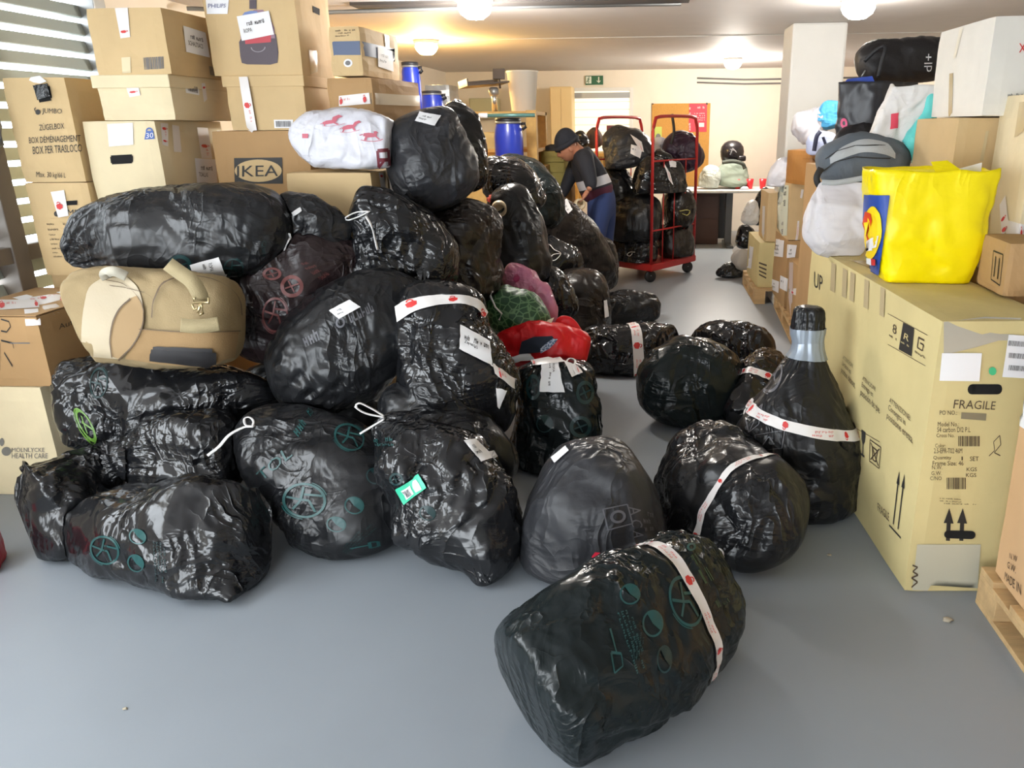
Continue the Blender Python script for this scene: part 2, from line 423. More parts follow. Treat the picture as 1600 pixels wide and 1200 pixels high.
def bag(name, label, st, m, cat='garbage bag', group='bin bags of the heap', ratio=.9, p=(2.3, 2.3), e=(.22, .22), seed=1, fold=(0, 0), wr=1.0, zmin=0.0, sq=2.35, ring=(), res=(104, 92), zb=0.0, kf=9, crease=1.0, pil=(0, 0), tips=(), lump=1.0):
    """generalised bag: st = [(px, py, halfwidth_px[, d])...] along its spine"""
    pts = []; rad = []
    for s in st:
        px, py, w = s[:3]
        if len(s) > 3: pt = P(px, py, s[3])
        else:
            r = ray(px, py); t = (H - zb) / (.80 * ratio * w / F - r.z); pt = CAM + r * t
        pts.append(pt); rad.append(w * mpp(pt))
    nu, nt = res
    a = np.linspace(0, math.pi, nu); us = (1 - np.cos(a)) / 2 * .55 + np.linspace(0, 1, nu) * .45
    sp = crom([list(q) + [r] for q, r in zip(pts, rad)], us); C, R0 = sp[:, :3], np.maximum(sp[:, 3], .004)
    cap = np.ones(nu)
    if e[0] > 0: x = np.clip(1 - us / e[0], 0, 1); cap *= np.clip(1 - x ** p[0], 0, 1) ** (1 / p[0])
    if e[1] > 0: x = np.clip(1 - (1 - us) / e[1], 0, 1); cap *= np.clip(1 - x ** p[1], 0, 1) ** (1 / p[1])
    Rr = R0 * np.maximum(cap, .015)
    for u0, _, pin in ring: Rr = Rr * (1 - pin * np.exp(-((us - u0) / .05) ** 2))
    T = np.gradient(C, axis=0); T /= np.linalg.norm(T, axis=1)[:, None]
    V = C - np.array(CAM); V /= np.linalg.norm(V, axis=1)[:, None]
    S = np.cross(T, V); S /= np.linalg.norm(S, axis=1)[:, None]; D = np.cross(S, T)
    th = np.linspace(0, 2 * math.pi, nt, endpoint=False); ct, sn = np.cos(th), np.sin(th)
    sc_, ss_ = np.sign(ct) * np.abs(ct) ** (2 / sq), np.sign(sn) * np.abs(sn) ** (2 / sq)
    rat = np.full(nu, float(ratio))
    for k_, pl in enumerate(pil):                                      # flat heat-sealed end: the film closes to a seam with two corners
        if pl:
            dist = us if k_ == 0 else 1 - us; fl = np.clip(dist / .30, 0, 1) ** (.62 / pl); rat = rat * np.maximum(fl, .03)
            Rr = np.where(dist < .5, np.maximum(Rr, R0 * np.minimum(1, .45 + .55 * np.clip(dist / .06, 0, 1) ** .5) * .96), Rr)
    rv = sc_[None, :, None] * S[:, None, :] + (rat[:, None] * ss_[None, :])[..., None] * D[:, None, :]
    X = C[:, None, :] + Rr[:, None, None] * rv
    nrm = ct[None, :, None] * S[:, None, :] + sn[None, :, None] * D[:, None, :]
    rm = float(np.median(R0)); q = X / rm + seed * 11.7
    wq = q + .45 * np.stack([noise(q * 1.1 + 3), noise(q * 1.1 + 17), noise(q * 1.1 + 31)], -1)
    Lr = float(np.linalg.norm(np.diff(C, axis=0), axis=1).sum()) / rm; wv = (wq - q) * .8
    def pcoord(tw, k):                                                   # film coordinates: creases run along the bag, slightly twisted
        a_ = th[None, :] + tw * us[:, None] * Lr; return np.stack([np.cos(a_), np.sin(a_), np.broadcast_to(us[:, None] * Lr * k, a_.shape)], -1) + wv + seed * 1.73
    pc = pcoord(.45 if seed % 2 else -.45, .34); pd = pcoord(-.8 if seed % 3 else .9, .5)
    bil = lambda x: 2 * np.abs(noise(x)) - .42                           # puffed lumps with sharp valleys between them
    msk = np.clip(.5 + 1.6 * noise(q * .9 + 40), .08, 1)
    msk2 = np.clip(.45 + 2.0 * noise(q * .8 + 70), 0, 1)
    d = lump * (.15 * noise(q * .8) + .085 * bil(pc * 1.25) + .035 * bil(wq * 1.8)) + crease * (msk * (.026 * ridge(pc * 3.6 + 9) + .018 * ridge(pc * 7.5 + 2)) + msk2 * (.020 * ridge(pd * 3.2) + .012 * ridge(pd * 8 + 5)) + .003 * ridge(wq * 9)) - .035
    angp = np.stack([np.cos(th) * 1.0, np.sin(th) * 1.0], -1)
    for k_, fo in enumerate(fold):
        if fo:
            dist = us if k_ == 0 else 1 - us
            fp = np.concatenate([np.broadcast_to(angp[None] * kf / 2.6, (nu, nt, 2)), np.broadcast_to((us * 2.2)[:, None, None], (nu, nt, 1))], -1) + seed * 3.1
            fr = ridge(fp + .25 * noise(q * 1.5)[..., None]) * .6 + ridge(fp * 2.1 + 7) * .4
            d = d + fo * (fr - .55) * np.exp(-(dist / .22) ** 1.3)[:, None]
    capw = np.minimum(1, cap * 1.3)[:, None]
    X = X + nrm * (d * wr * Rr[:, None] * (.35 + .65 * capw))[..., None]
    for (iu, ang, amp, wid) in tips:                                   # pulled-out corners
        du = (us - iu)[:, None] / wid; da = np.angle(np.exp(1j * (th[None] - ang))) / (wid * 4)
        X = X + nrm * (amp * rm * np.exp(-np.sqrt(du ** 2 + da ** 2) * 1.4))[..., None]
    zc = C[:, 2].mean() - zmin; low = np.clip(1 - (X[..., 2] - zmin) / max(zc, .02), 0, 1.2)
    X[..., :2] += nrm[..., :2] * (low * .10 * Rr[:, None])[..., None]       # sag: the lower half spreads
    hs = .02; z = X[..., 2] - zmin
    X[..., 2] = zmin + np.where(z > 6 * hs, z, hs * np.log1p(np.exp(np.clip(z / hs, -40, 40)))) + .001
    X0 = X.copy(); X = settle(X, seed)
    verts = X.reshape(-1, 3)
    i, j = np.meshgrid(np.arange(nu - 1), np.arange(nt), indexing='ij'); j2 = (j + 1) % nt
    f = np.stack([i * nt + j, i * nt + j2, (i + 1) * nt + j2, (i + 1) * nt + j], -1).reshape(-1, 4)
    vl = np.vstack([verts, X[0].mean(0), X[-1].mean(0)]); n0 = nu * nt
    faces = f.tolist() + [(n0, (k + 1) % nt, k) for k in range(nt)] + [(n0 + 1, (nu - 1) * nt + k, (nu - 1) * nt + (k + 1) % nt) for k in range(nt)]
    o = pyd(name, vl, faces, m, None, True)
    bm = bmesh.new(); bm.from_mesh(o.data); bmesh.ops.recalc_face_normals(bm, faces=bm.faces); bm.to_mesh(o.data); bm.free()
    tag(o, label, cat, group)
    solid(o)
    # surface sampler for tapes
    cen = X0.mean(1)
    def samp(u, t, off):
        fu = np.interp(u, us, np.arange(nu)); k = int(min(fu, nu - 2)); a_ = fu - k; ft = (t % (2 * math.pi)) / (2 * math.pi) * nt; jj = int(ft) % nt; b_ = ft - int(ft); j1 = (jj + 1) % nt
        pt = (1 - a_) * ((1 - b_) * X0[k, jj] + b_ * X0[k, j1]) + a_ * ((1 - b_) * X0[k + 1, jj] + b_ * X0[k + 1, j1])
        ce = (1 - a_) * cen[k] + a_ * cen[k + 1]; n = pt - ce; n /= np.linalg.norm(n)
        return Vector(pt + n * off)
    BAGS[o.name] = (samp, rm, float(np.linalg.norm(np.diff(C, axis=0), axis=1).sum()))
    for (u0, wid, pin) in ring: band(o, u0, wid)
    return o
def band(o, u0, wid, m=None, marks=7, name='tape_band', off=.006, tilt=.0):
    """tape wound right round a bag at spine position u0, wid in metres"""
    samp, rm, L = BAGS[o.name]; du = wid / L / 2; n = 72; v = []
    for k in range(n):
        t = 2 * math.pi * k / n; uu = u0 + tilt * math.cos(t)
        for q in (-1, -.33, .33, 1): v.append(samp(uu + q * du, t, off))
    f = [(4 * k + q, 4 * k + q + 1, 4 * ((k + 1) % n) + q + 1, 4 * ((k + 1) % n) + q) for k in range(n) for q in range(3)]
    b = pyd(name, v, f, m or TAPE, o, True)
    sc_, sl = s_join(s_place(s_scrib(8), 0, 1, .62, 1), s_place(s_scrib(6, 4), .1, .9, 0, .38))
    for k in range(marks):
        t0 = 2 * math.pi * (k + .35) / marks; dt = 2.0 * du * L / rm * .55; sv, sf = S_MARK
        pyd('emblem', [samp(u0 + tilt * math.cos(t0 + (x - .5) * dt) + (y - .5) * 1.7 * du, t0 + (x - .5) * dt, off + .0025) for x, y in sv], sf, RED, b, True)
        t0 = 2 * math.pi * (k + .88) / marks; dt = 2 * math.pi / marks * .42
        o2 = pyd('lettering', [samp(u0 + tilt * math.cos(t0) + (y - .5) * 1.0 * du, t0 + (x - .5) * dt, off + .0025) for x, y in sc_], sl, REDTX, b, True); o2['kind'] = 'stuff'
    return b
def string_on(o, pxs, r=.004, m=None, name='drawstring', off=.012, flat=.5, d=None, parent=None):
    """ribbon through pixels, each lying on the bag where the ray meets it"""
    t = bvh(o); out = []; last = None
    for q in pxs:
        rr = ray(*q[:2]).normalized(); loc, n, _, _ = t.ray_cast(CAM, rr)
        if loc is None:
            if last is None: loc = t.find_nearest(P(q[0], q[1], d or 3))[0]; loc = CAM + rr * (loc - CAM).length
            else: loc = CAM + rr * last
        last = (loc - CAM).length; out.append(loc - rr * off)
    pts = crom([list(x) for x in out], max(8, 5 * len(out)))
    return tubeo(name, pts, r, m or STRING, parent or o, 8, False, flat)
S_RECYC = s_join(s_ring(.40, .46, 36), s_line([(.5, .86), (.42, .5), (.25, .28)], .055), s_line([(.13, .6), (.45, .52), (.6, .5), (.72, .2)], .055), s_line([(.5, .66), (.88, .62)], .055), s_ring(.475, .50, 14, .5, .5, .3, 1.2), s_ring(.475, .50, 14, .5, .5, 3.4, 4.6))
S_SMALLC = s_join(s_ring(.42, .5, 24), s_ring(.01, .42, 14, .5, .5, -.6, 2.2))
S_TEXTLINES = s_join(*[s_place(s_scrib(12, k + 2), 0, .8 + .2 * (k % 2), 1 - k * .26 - .16, 1 - k * .26) for k in range(4)])
S_LOOPC = s_join(s_ring(.34, .5, 26, .5, .5), s_line([(.2, .4), (.8, .62)], .07), s_line([(.35, .75), (.6, .25)], .07))

# ================================================================ THE SETTING
FLOOR = mat('painted_concrete', c(140, 147, 154), .40, var=.05, vscale=1.2, bump=.03, bscale=60, spec=.35)
WALL = mat('cream_wall_paint', c(222, 212, 196), .8, var=.02, bump=.05, bscale=30)
WALLW = mat('white_wall_paint', c(214, 213, 208), .8, var=.02, bump=.05, bscale=30)
CEILM = mat('ceiling_paint', c(200, 194, 190), .65, var=.02)
METAL = mat('grey_steel', c(150, 152, 152), .4, .6)
SHUT = mat('shutter_metal', c(160, 168, 162), .5, .2)
BRN = mat('brown_painted_steel', c(104, 96, 88), .5, .1)
def struct(o): o['kind'] = 'structure'; return o
struct(boxo('floor', XL - .2, XR + .2, YF, YB + .2, -.1, 0, FLOOR))
struct(boxo('ceiling', XL - .2, XR + .2, YF - .2, YB + .2, CEIL, CEIL + .12, CEILM))
struct(boxo('wall_back', XL - .2, XR + .2, YB, YB + .2, 0, CEIL, WALL))
struct(boxo('wall_right', XR, XR + .2, YF, YB, 0, CEIL, WALL))
# left wall with the opening of the slatted window and an unseen one for daylight
wl = bmesh.new(); WY0, WY1, WZ0, WZ1 = 2.75, 4.62, .55, 2.36
add_box(wl, XL - .2, XL, YF, -1.2, 0, CEIL); add_box(wl, XL - .2, XL, 2.3, WY0, 0, CEIL); add_box(wl, XL - .2, XL, -1.2, 2.3, 2.1, CEIL); add_box(wl, XL - .2, XL, -1.2, 2.3, 0, .9); add_box(wl, XL - .2, XL, WY1, YB, 0, CEIL)
add_box(wl, XL - .2, XL, WY0, WY1, 0, WZ0); add_box(wl, XL - .2, XL, WY0, WY1, WZ1, CEIL)
struct(fbm('wall_left', wl, WALL))
# front wall behind the photographer: a wide open garage doorway
wf = bmesh.new()
add_box(wf, XL - .2, -2.6, YF - .2, YF, 0, CEIL); add_box(wf, -.4, XR + .2, YF - .2, YF, 0, CEIL); add_box(wf, -2.6, -.4, YF - .2, YF, 2.1, CEIL)
struct(fbm('wall_front', wf, WALLW))
# slatted window: frame, rails and every slat
win = empty('window_1', (XL, (WY0 + WY1) / 2, WZ0)); struct(win)
for y0, y1 in ((WY0, WY0 + .10), (3.56, 3.66), (WY1 - .10, WY1)):
    boxo('post', XL - .16, XL + .03, y0, y1, WZ0, WZ1, BRN if y1 < 4 else METAL, win, bev=.006)
for z0, z1 in ((WZ0, WZ0 + .06), (.98, 1.06), (WZ1 - .06, WZ1)):
    boxo('rail', XL - .15, XL + .02, WY0 + .10, WY1 - .1, z0, z1, BRN, win, bev=.006)
z = WZ0 + .08
while z < WZ1 - .12:
    if not (.93 < z < 1.04):
        for y0, y1 in ((WY0 + .10, 3.56), (3.66, WY1 - .10)):
            M = Matrix.Translation((XL - .07, 0, z + .03)) @ Matrix.Rotation(math.radians(-16), 4, 'Y')
            boxo('slat', -.012, .012, y0, y1, -.032, .032, SHUT, win, M, .004)
    z += .092
tubeo('handle', [(XL + .02, 3.60, 1.52), (XL + .07, 3.60, 1.54), (XL + .08, 3.60, 1.62), (XL + .07, 3.60, 1.70), (XL + .02, 3.60, 1.72)], .012, METAL, win)
# concrete column
cb = bmesh.new(); cA = P(1249, 45, 6.95); add_box(cb, 1.17, 1.62, 7.05, 7.5, 0, CEIL, None, .02)
struct(fbm('trim_1', cb, WALLW))
# ceiling joints, dark beam and conduit
struct(boxo('trim_2', -2.0, .25, 5.52, 5.70, CEIL - .02, CEIL, mat('dark_beam', c(70, 66, 64), .6)))
struct(boxo('trim_3', XL, XR, 7.9, 7.93, CEIL - .006, CEIL, WALLW))
struct(tubeo('trim_4', [(-3, 5.3, CEIL - .05), (-2.3, 5.6, CEIL - .05), (-1.2, 5.72, CEIL - .02), (.2, 5.72, CEIL - .02)], .014, METAL))
for k, zc in enumerate((2.20, 2.26)):
    struct(tubeo('trim_%d' % (5 + k), [(.7, YB - .02, zc), (1.4, YB - .03, zc - .03), (3.3, YB - .03, zc - .02)], .012, INKG))
# back-wall window with a pale roller shutter whose own glow stands in for daylight
w2 = empty('window_2', (-.82, YB, .95)); struct(w2)
x0, x1, zt = P(893, 142, 12.35).x, P(984, 142, 12.35).x, P(940, 142, 12.35).z
GLOW = mat('daylight_glow_shutter', c(238, 228, 205), .6, emit=(1, .93, .78, 1), estr=.55)
for (a, b, z0, z1) in ((x0 - .05, x0, .9, zt + .05), (x1, x1 + .05, .9, zt + .05), (x0, x1, zt, zt + .05), (x0, x1, .9, .95)):
    boxo('frame', a, b, YB - .06, YB, z0, z1, WALLW, w2, bev=.004)
zz = .95
while zz < zt - .02:
    boxo('slat', x0, x1, YB - .035, YB - .015, zz + .004, min(zz + .105, zt), GLOW, w2, bev=.006); zz += .11
boxo('header', x0, x1, YB - .05, YB - .01, zt - .10, zt - .02, METAL, w2)

# ---------------------------------------------------------------- lamps
GLOBE = mat('lit_globe', (1, .97, .9, 1), .4, emit=(1, .95, .86, 1), estr=40)
def lamp(px, py, label, power, col=(1, .93, .82), r=.11, wall=False, gl=None):
    q = G(px, py, CEIL - .07) if not wall else P(px, py, 12.2)
    e = empty('ceiling_lamp', (q.x, q.y, CEIL)); tag(e, label, 'lamp', 'round ceiling lamps')
    latheo('base', [(.07, -.04), (.12, -.03), (.12, 0)], (q.x, q.y, CEIL), WALLW, e, 24)
    latheo('globe', [(.005, -.135), (r * .5, -.128), (r * .85, -.10), (r, -.065), (r * .95, -.04)], (q.x, q.y, CEIL), gl or GLOBE, e, 24)
    l = bpy.data.lights.new('lamp_light', 'POINT'); l.energy = power; l.color = col; l.shadow_soft_size = .12
    o = bpy.data.objects.new('lamp_light', l); COL.objects.link(o); o.location = (q.x, q.y, CEIL - .26); o.parent = e; o.matrix_parent_inverse = e.matrix_world.inverted()
    return e
lamp(742, 14, 'glowing round ceiling lamp above the white translucent bucket', 70, (1, .96, .9))
lamp(1341, 14, 'glowing round ceiling lamp right above the white column', 18, (1, .96, .9))
lamp(1145, 100, 'glaring ceiling lamp close to the back wall above the helmet', 130, (1, .94, .85))
def hidden_lamp():
    q = Vector((-2.15, 7.9, CEIL)); e = empty('ceiling_lamp', q); tag(e, 'warm yellow ceiling lamp hidden behind the blue striped carton', 'lamp', 'round ceiling lamps')
    latheo('base', [(.07, -.04), (.12, -.03), (.12, 0)], q, WALLW, e, 24)
    latheo('globe', [(.005, -.135), (.06, -.128), (.09, -.10), (.11, -.065), (.1, -.04)], q, mat('lit_warm_globe', (1, .8, .4, 1), .4, emit=(1, .72, .3, 1), estr=25), e, 24)
    l = bpy.data.lights.new('lamp_light', 'POINT'); l.energy = 75; l.color = (1, .68, .26); l.shadow_soft_size = .12
    o = bpy.data.objects.new('lamp_light', l); COL.objects.link(o); o.location = q - Vector((0, 0, .3)); o.parent = e; o.matrix_parent_inverse = e.matrix_world.inverted()
hidden_lamp()

# ================================================================ LEFT: STACKED CARTONS
gL = 'stacked cartons along the left window'
Y0 = 3.69
L3 = carton('moving_box', 'tan moving box with hand hole and blue padlock weight mark', (-2.335, Y0, 0), (.37, .60, .42), CARDP, z0=1.22, group=gL, seed=3)
L2 = carton('cardboard_box', 'flat pale carton with a taped lid, between two boxes of the corner stack', (-2.235, Y0 + .01, 0), (.36, .66, .20), CARDP, z0=1.64, group=gL, seed=2)
L1 = carton('cardboard_box', 'tan carton with barcodes on top of the corner stack by the window', (-2.21, Y0, 0), (.365, .66, .285), CARD, z0=1.84, group=gL, seed=1)
L3b = carton('moving_box', 'tan moving box at the foot of the corner stack behind the bags', (-2.335, Y0, 0), (.37, .60, .80), CARD, z0=.42, group=gL, seed=4)
L3c = carton('cardboard_box', 'brown carton on the floor under the corner stack', (-2.30, Y0, 0), (.40, .60, .42), CARDB, z0=0, group=gL, seed=5)
J1 = carton('moving_box', 'tall moving box printed with three languages of box names by the window', (-2.715, Y0 - .03, 0), (.31, .55, .475), CARD, z0=1.36, group=gL, seed=6, rot=.03)
J2 = carton('moving_box', 'moving box with printed check list standing under the tall one', (-2.71, Y0 - .03, 0), (.325, .55, .455), CARD, z0=.905, group=gL, seed=7, rot=.02)
J3 = carton('moving_box', 'moving box low by the window behind the taped carton', (-2.71, Y0, 0), (.33, .55, .905), CARD, z0=0, group=gL, seed=8)
AU = carton('cardboard_box', 'brown carton covered in red and white tape under the window', (-2.60, 3.03, 0), (.46, .60, .315), CARDB, z0=.53, group=gL, seed=9, flaps=True, rot=.02)
MO = carton('cardboard_box', 'pale carton on the floor at the left edge with two round logos', (-2.655, 3.02, 0), (.42, .55, .53), CARDP, z0=0, group=gL, seed=10)
PH = carton('cardboard_box', 'tall carton with a printed vacuum cleaner at the top of the stack', (-1.692, 3.94, 0), (.46, .42, .50), CARD, z0=1.845, group=gL, seed=11)
L9 = carton('cardboard_box', 'lidded carton with vertical tape under the vacuum cleaner carton', (-1.70, 3.94, 0), (.40, .46, .255), CARD, z0=1.59, group=gL, seed=12)
lid = L9
boxo('lid', -2.108, -1.692, 3.932, 4.405, 1.795, 1.847, CARD, L9, bev=.004)
IK = carton('cardboard_box', 'brown carton with a black and tan oval logo half hidden by bags', (-1.715, 3.945, 0), (.50, .46, .44), CARDB, z0=1.15, group=gL, seed=13)
IKb = carton('cardboard_box', 'brown carton buried under the oval logo carton', (-1.70, 3.95, 0), (.42, .46, 1.15), CARDB, z0=0, group=gL, seed=14)
PL = carton('cardboard_box', 'plain tan carton under the white bag with horses', (-1.305, 3.66, 0), (.415, .40, .27), CARD, z0=1.13, group=gL, seed=15)
PLb = carton('cardboard_box', 'plain carton buried under the white horse bag carton', (-1.32, 3.68, 0), (.40, .38, 1.13), CARDB, z0=0, group=gL, seed=16)
SB = carton('cardboard_box', 'tan carton with a wide blue stripe on top of the rear stack', (-1.40, 3.965, 0), (.165, .50, .225), CARD, z0=1.84, group=gL, seed=17, rot=-.06, bulge=.002)
SB2 = carton('cardboard_box', 'brown carton wrapped in red and clear tape under the blue striped carton', (-1.365, 3.97, 0), (.25, .56, .22), CARDB, z0=1.615, group=gL, seed=18, rot=-.14)
SB3 = carton('cardboard_box', 'carton buried below the tape wrapped one in the rear stack', (-1.36, 4.10, 0), (.30, .50, 1.61), CARDB, z0=0, group=gL, seed=19)
# prints, tapes and papers on the left cartons
stick(J1, [(66, 169), (97, 170), (97, 180), (66, 179)], s_text('JUMBO'), INK, 'lettering')
stick(J1, (53, 168, 64, 180), s_join(s_disc(.36, 12, .6, .4), s_line([(.25, .5), (.1, .8), (.3, 1)], .12)), INK, 'logo')
stick(J1, [(61, 193), (100, 190), (101, 201), (62, 204)], s_text('ZÜGELBOX'), INK, 'lettering')
stick(J1, [(45, 212), (125, 208), (126, 221), (46, 224)], s_text('BOX DÉMÉNAGEMENT'), INK, 'lettering')
stick(J1, [(51, 229), (127, 225), (128, 237), (52, 241)], s_text('BOX PER TRASLOCO'), INK, 'lettering')
stick(J1, [(57, 268), (103, 270), (103, 280), (57, 279)], s_text('Max. 30 kg/66 L'), INK, 'lettering')
stick(J1, [(52, 133), (77, 130), (83, 158), (60, 162)], s_join(s_rect(4, 4, .1, .9, .05, 1), s_rect(2, 4, 0, 1, .2, .85)), HOLE, 'hand_hole')
q = stick(J1, [(54, 134), (76, 132), (81, 150), (62, 156)], s_rect(6, 6), FB, 'bulging_bag', .012)
stick(J1, [(44, 122), (68, 119), (77, 131), (52, 131)], s_poly([(0, .6), (.3, 1), (.8, .9), (1, .3), (.6, 0), (.2, .2)]), WHITE, 'tape_scrap', .008)
tapes(J2, [(80, 300), (101, 297), (108, 337), (92, 340)], (), off=.004)
stick(J2, [(87, 315), (98, 315), (101, 327), (90, 328)], S_MARK, RED, 'emblem', .006)
stick(J2, [(104, 314), (121, 313), (121, 320), (104, 321)], s_rect(3, 3), HOLE, 'hand_hole')
stick(J2, [(106, 327), (135, 328), (135, 338), (106, 337)], s_text('MBO'), INK, 'lettering')
stick(J2, (84, 329, 95, 339), s_disc(.45, 12), INK, 'logo')
stick(J2, [(71, 346), (142, 345), (142, 405), (84, 406)], s_join(*[s_place(s_scrib(9 - (k + j) % 4, 3 + k + j), .02 + j * .36, .02 + j * .36 + .16 + .08 * ((k + j) % 2), .92 - k * .12, .97 - k * .12) for k in range(8) for j in range(3)]), INKB, 'check_list')
stick(L3, [(172, 243), (208, 241), (208, 255), (174, 257)], s_join(s_rect(6, 3, .04, .96, 0, 1), s_rect(6, 2, 0, 1, .15, .85)), HOLE, 'hand_hole')
stick(L3, [(168, 194), (208, 192), (209, 226), (171, 229)], s_rect(6, 6), WHITE, 'paper_label', .003)
pl = stick(L3, [(226, 205), (242, 204), (242, 217), (226, 218)], s_poly([(0, 0), (1, 0), (.85, 1), (.15, 1)]), mat('blue_print', c(70, 100, 170), .6), 'weight_mark')
stick(L3, [(228, 196), (239, 196), (239, 207), (228, 207)], s_ring(.3, .5, 14, .5, .2, 0, math.pi), MATS['blue_print'], 'weight_mark')
stick(L3, [(229, 208), (240, 207), (240, 215), (229, 216)], s_text('30'), WHITE, 'lettering', .004)
tapes(L3, [(262, 193), (262, 229), (253, 226), (250, 192)], (.2, .75))
tapes(L3, [(279, 197), (283, 238), (271, 237), (268, 195)], ())
tapes(L3, [(324, 200), (331, 248), (314, 247), (307, 199)], (.6,))
tapes(L3, [(353, 205), (357, 246), (347, 243), (338, 204)], ())
paper(L3, [(303, 247), (336, 249), (339, 288), (307, 286)], ['#12', 'TOALLAS'])
tapes(L2, [(213, 119), (220, 149), (203, 152), (192, 120)], (.75,), text=False)
stick(L2, [(288, 129), (310, 133), (311, 149), (290, 145)], s_rect(3, 3), WHITE, 'barcode_label')
stick(L2, [(292, 133), (308, 136), (309, 146), (293, 142)], s_barcode(2), INKG, 'barcode', .0035)
tapes(L2, [(319, 126), (323, 155), (318, 160), (313, 125)], (.35,), text=False)
stick(L2, [(350, 188), (360, 192), (362, 206), (354, 202)], s_poly([(0, .4), (.1, 1), (.9, .7), (.5, .55), (.8, 0), (.6, 0), (.3, .5)]), INK, 'arrow_print')
boxo('lid', -2.607, -2.228, 3.685, 4.375, 1.785, 1.842, CARDP, L2, bev=.004)
tapes(L1, [(200, 12), (204, 58), (189, 60), (180, 13)], (.75,), text=False)
stick(L1, [(224, 90), (257, 88), (258, 107), (226, 109)], s_barcode(3), INKG, 'barcode')
stick(L1, [(190, 90), (204, 89), (205, 118), (192, 119)], s_rect(3, 6), CARDP, 'tape_scrap')
paper(L1, [(285, 40), (320, 51), (327, 90), (290, 81)], ['#12', 'SCHALTSACS'])
stick(L1, [(326, 103), (342, 107), (344, 121), (328, 117)], s_barcode(5), INKG, 'barcode')
# vacuum cleaner picture, label and paper on the tall carton
VD = mat('dark_plum_print', c(84, 74, 82), .6); VB = mat('blue_grey_print', c(110, 130, 180), .6)
stick(PH, [(372, 57), (434, 52), (436, 101), (375, 101)], s_poly([(.02, .8), (.03, .3), (.06, .06), (.2, .01), (.8, 0), (.97, .06), (1, .4), (.96, .98), (.5, 1), (.1, .95)]), VD, 'picture')
stick(PH, [(376, 13), (430, 13), (430, 60), (376, 60)], s_poly([(0, 0), (.02, .4), (.15, .75), (.4, .95), (.65, .95), (.85, .7), (.98, .35), (1, 0)]), mat('mauve_print', c(150, 120, 135), .6), 'picture', .0025)
stick(PH, [(378, 18), (402, 16), (404, 26), (376, 28)], s_poly([(0, 0), (.2, .8), (.6, 1), (1, .8), (1, 0)]), VB, 'picture', .003)
stick(PH, [(390, 0), (401, 0), (401, 14), (390, 14)], s_rect(2, 2), VD, 'picture', .0025)
stick(PH, [(383, 60), (424, 54), (424, 66), (384, 69)], s_rect(4, 2), mat('rose_print', c(190, 70, 80), .6), 'picture', .004)
stick(PH, [(392, 70), (416, 69), (415, 83), (393, 83)], s_ring(.42, .5, 14, .5, .7, math.pi, 2 * math.pi, 1.2), mat('pale_line', c(140, 132, 140), .5), 'picture', .004)
paper(PH, [(371, 26), (421, 17), (429, 54), (379, 64)], ['#12', 'ROPA'], off=.007)
p = stick(PH, [(322, 0), (358, 0), (356, 22), (324, 22)], s_rect(3, 3), WHITE, 'sticker', .003)
stick(PH, [(326, 6), (354, 6), (353, 12), (326, 13)], s_text('PHILIPS'), mat('blue_ink', c(90, 100, 140), .6), 'lettering', .005, p)
stick(PH, [(488, 9), (499, 14), (499, 24), (489, 19)], s_rect(3, 3), HOLE, 'hand_hole')
stick(PH, [(482, 78), (494, 80), (496, 112), (485, 116)], s_rect(4, 8), CLEAR, 'tape_strip')
tapes(L9, [(389, 121), (403, 203), (388, 204), (375, 121)], (.55,), off=.012)
p = stick(L9, [(428, 187), (458, 187), (458, 200), (429, 200)], s_rect(4, 3), WHITE, 'barcode_label')
stick(L9, [(431, 189), (455, 189), (455, 198), (432, 198)], s_barcode(7), INKG, 'barcode', .0035, p)
p = stick(IK, [(366, 247), (441, 246), (442, 287), (367, 287)], s_rect(8, 6), INK, 'logo')
stick(IK, [(366, 247), (441, 246), (442, 287), (367, 287)], s_disc(.49, 32, .5, .5, .88), CARD, 'logo_oval', .003, p)
stick(IK, [(371, 259), (435, 258), (435, 275), (371, 276)], s_text('IKEA'), INK, 'lettering', .0045, p)
tapes(PL, [(598, 270), (605, 310), (597, 312), (591, 270)], (.15,), text=False)
tapes(PL, [(612, 270), (617, 309), (610, 311), (606, 270)], (.4,), text=False)
BLU = mat('slate_blue_print', c(92, 104, 130), .6)
stick(SB, [(514, 65), (562, 64), (563, 86), (516, 86)], s_rect(6, 2), BLU, 'stripe')
stick(SB, [(562, 64), (632, 80), (632, 99), (563, 86)], s_rect(8, 2), BLU, 'stripe')
stick(SB, (537, 92, 551, 105), s_disc(.5, 16), WHITE, 'round_hole'); stick(SB, (539, 94, 549, 103), s_disc(.42, 14), INKG, 'round_hole', .004)
stick(SB, [(524, 46), (558, 45), (558, 57), (524, 60)], s_join(*[s_place(s_scrib(12, k + 1), 0, .9 - .15 * k, .75 - .3 * k, .95 - .3 * k) for k in range(3)]), INKB, 'lettering')
paper(SB, [(589, 73), (612, 80), (614, 112), (590, 104)], ['#9', '#7'])
tapes(SB, [(607, 56), (608, 76), (602, 75), (600, 54)], (.6,), text=False)
tapes(SB2, [(530, 150), (577, 145), (579, 162), (530, 166)], (.08, .85))
tapes(SB2, [(580, 145), (655, 150), (655, 166), (580, 163)], (), m=mat('shiny_clear_tape', c(205, 190, 165), .12, spec=.8))
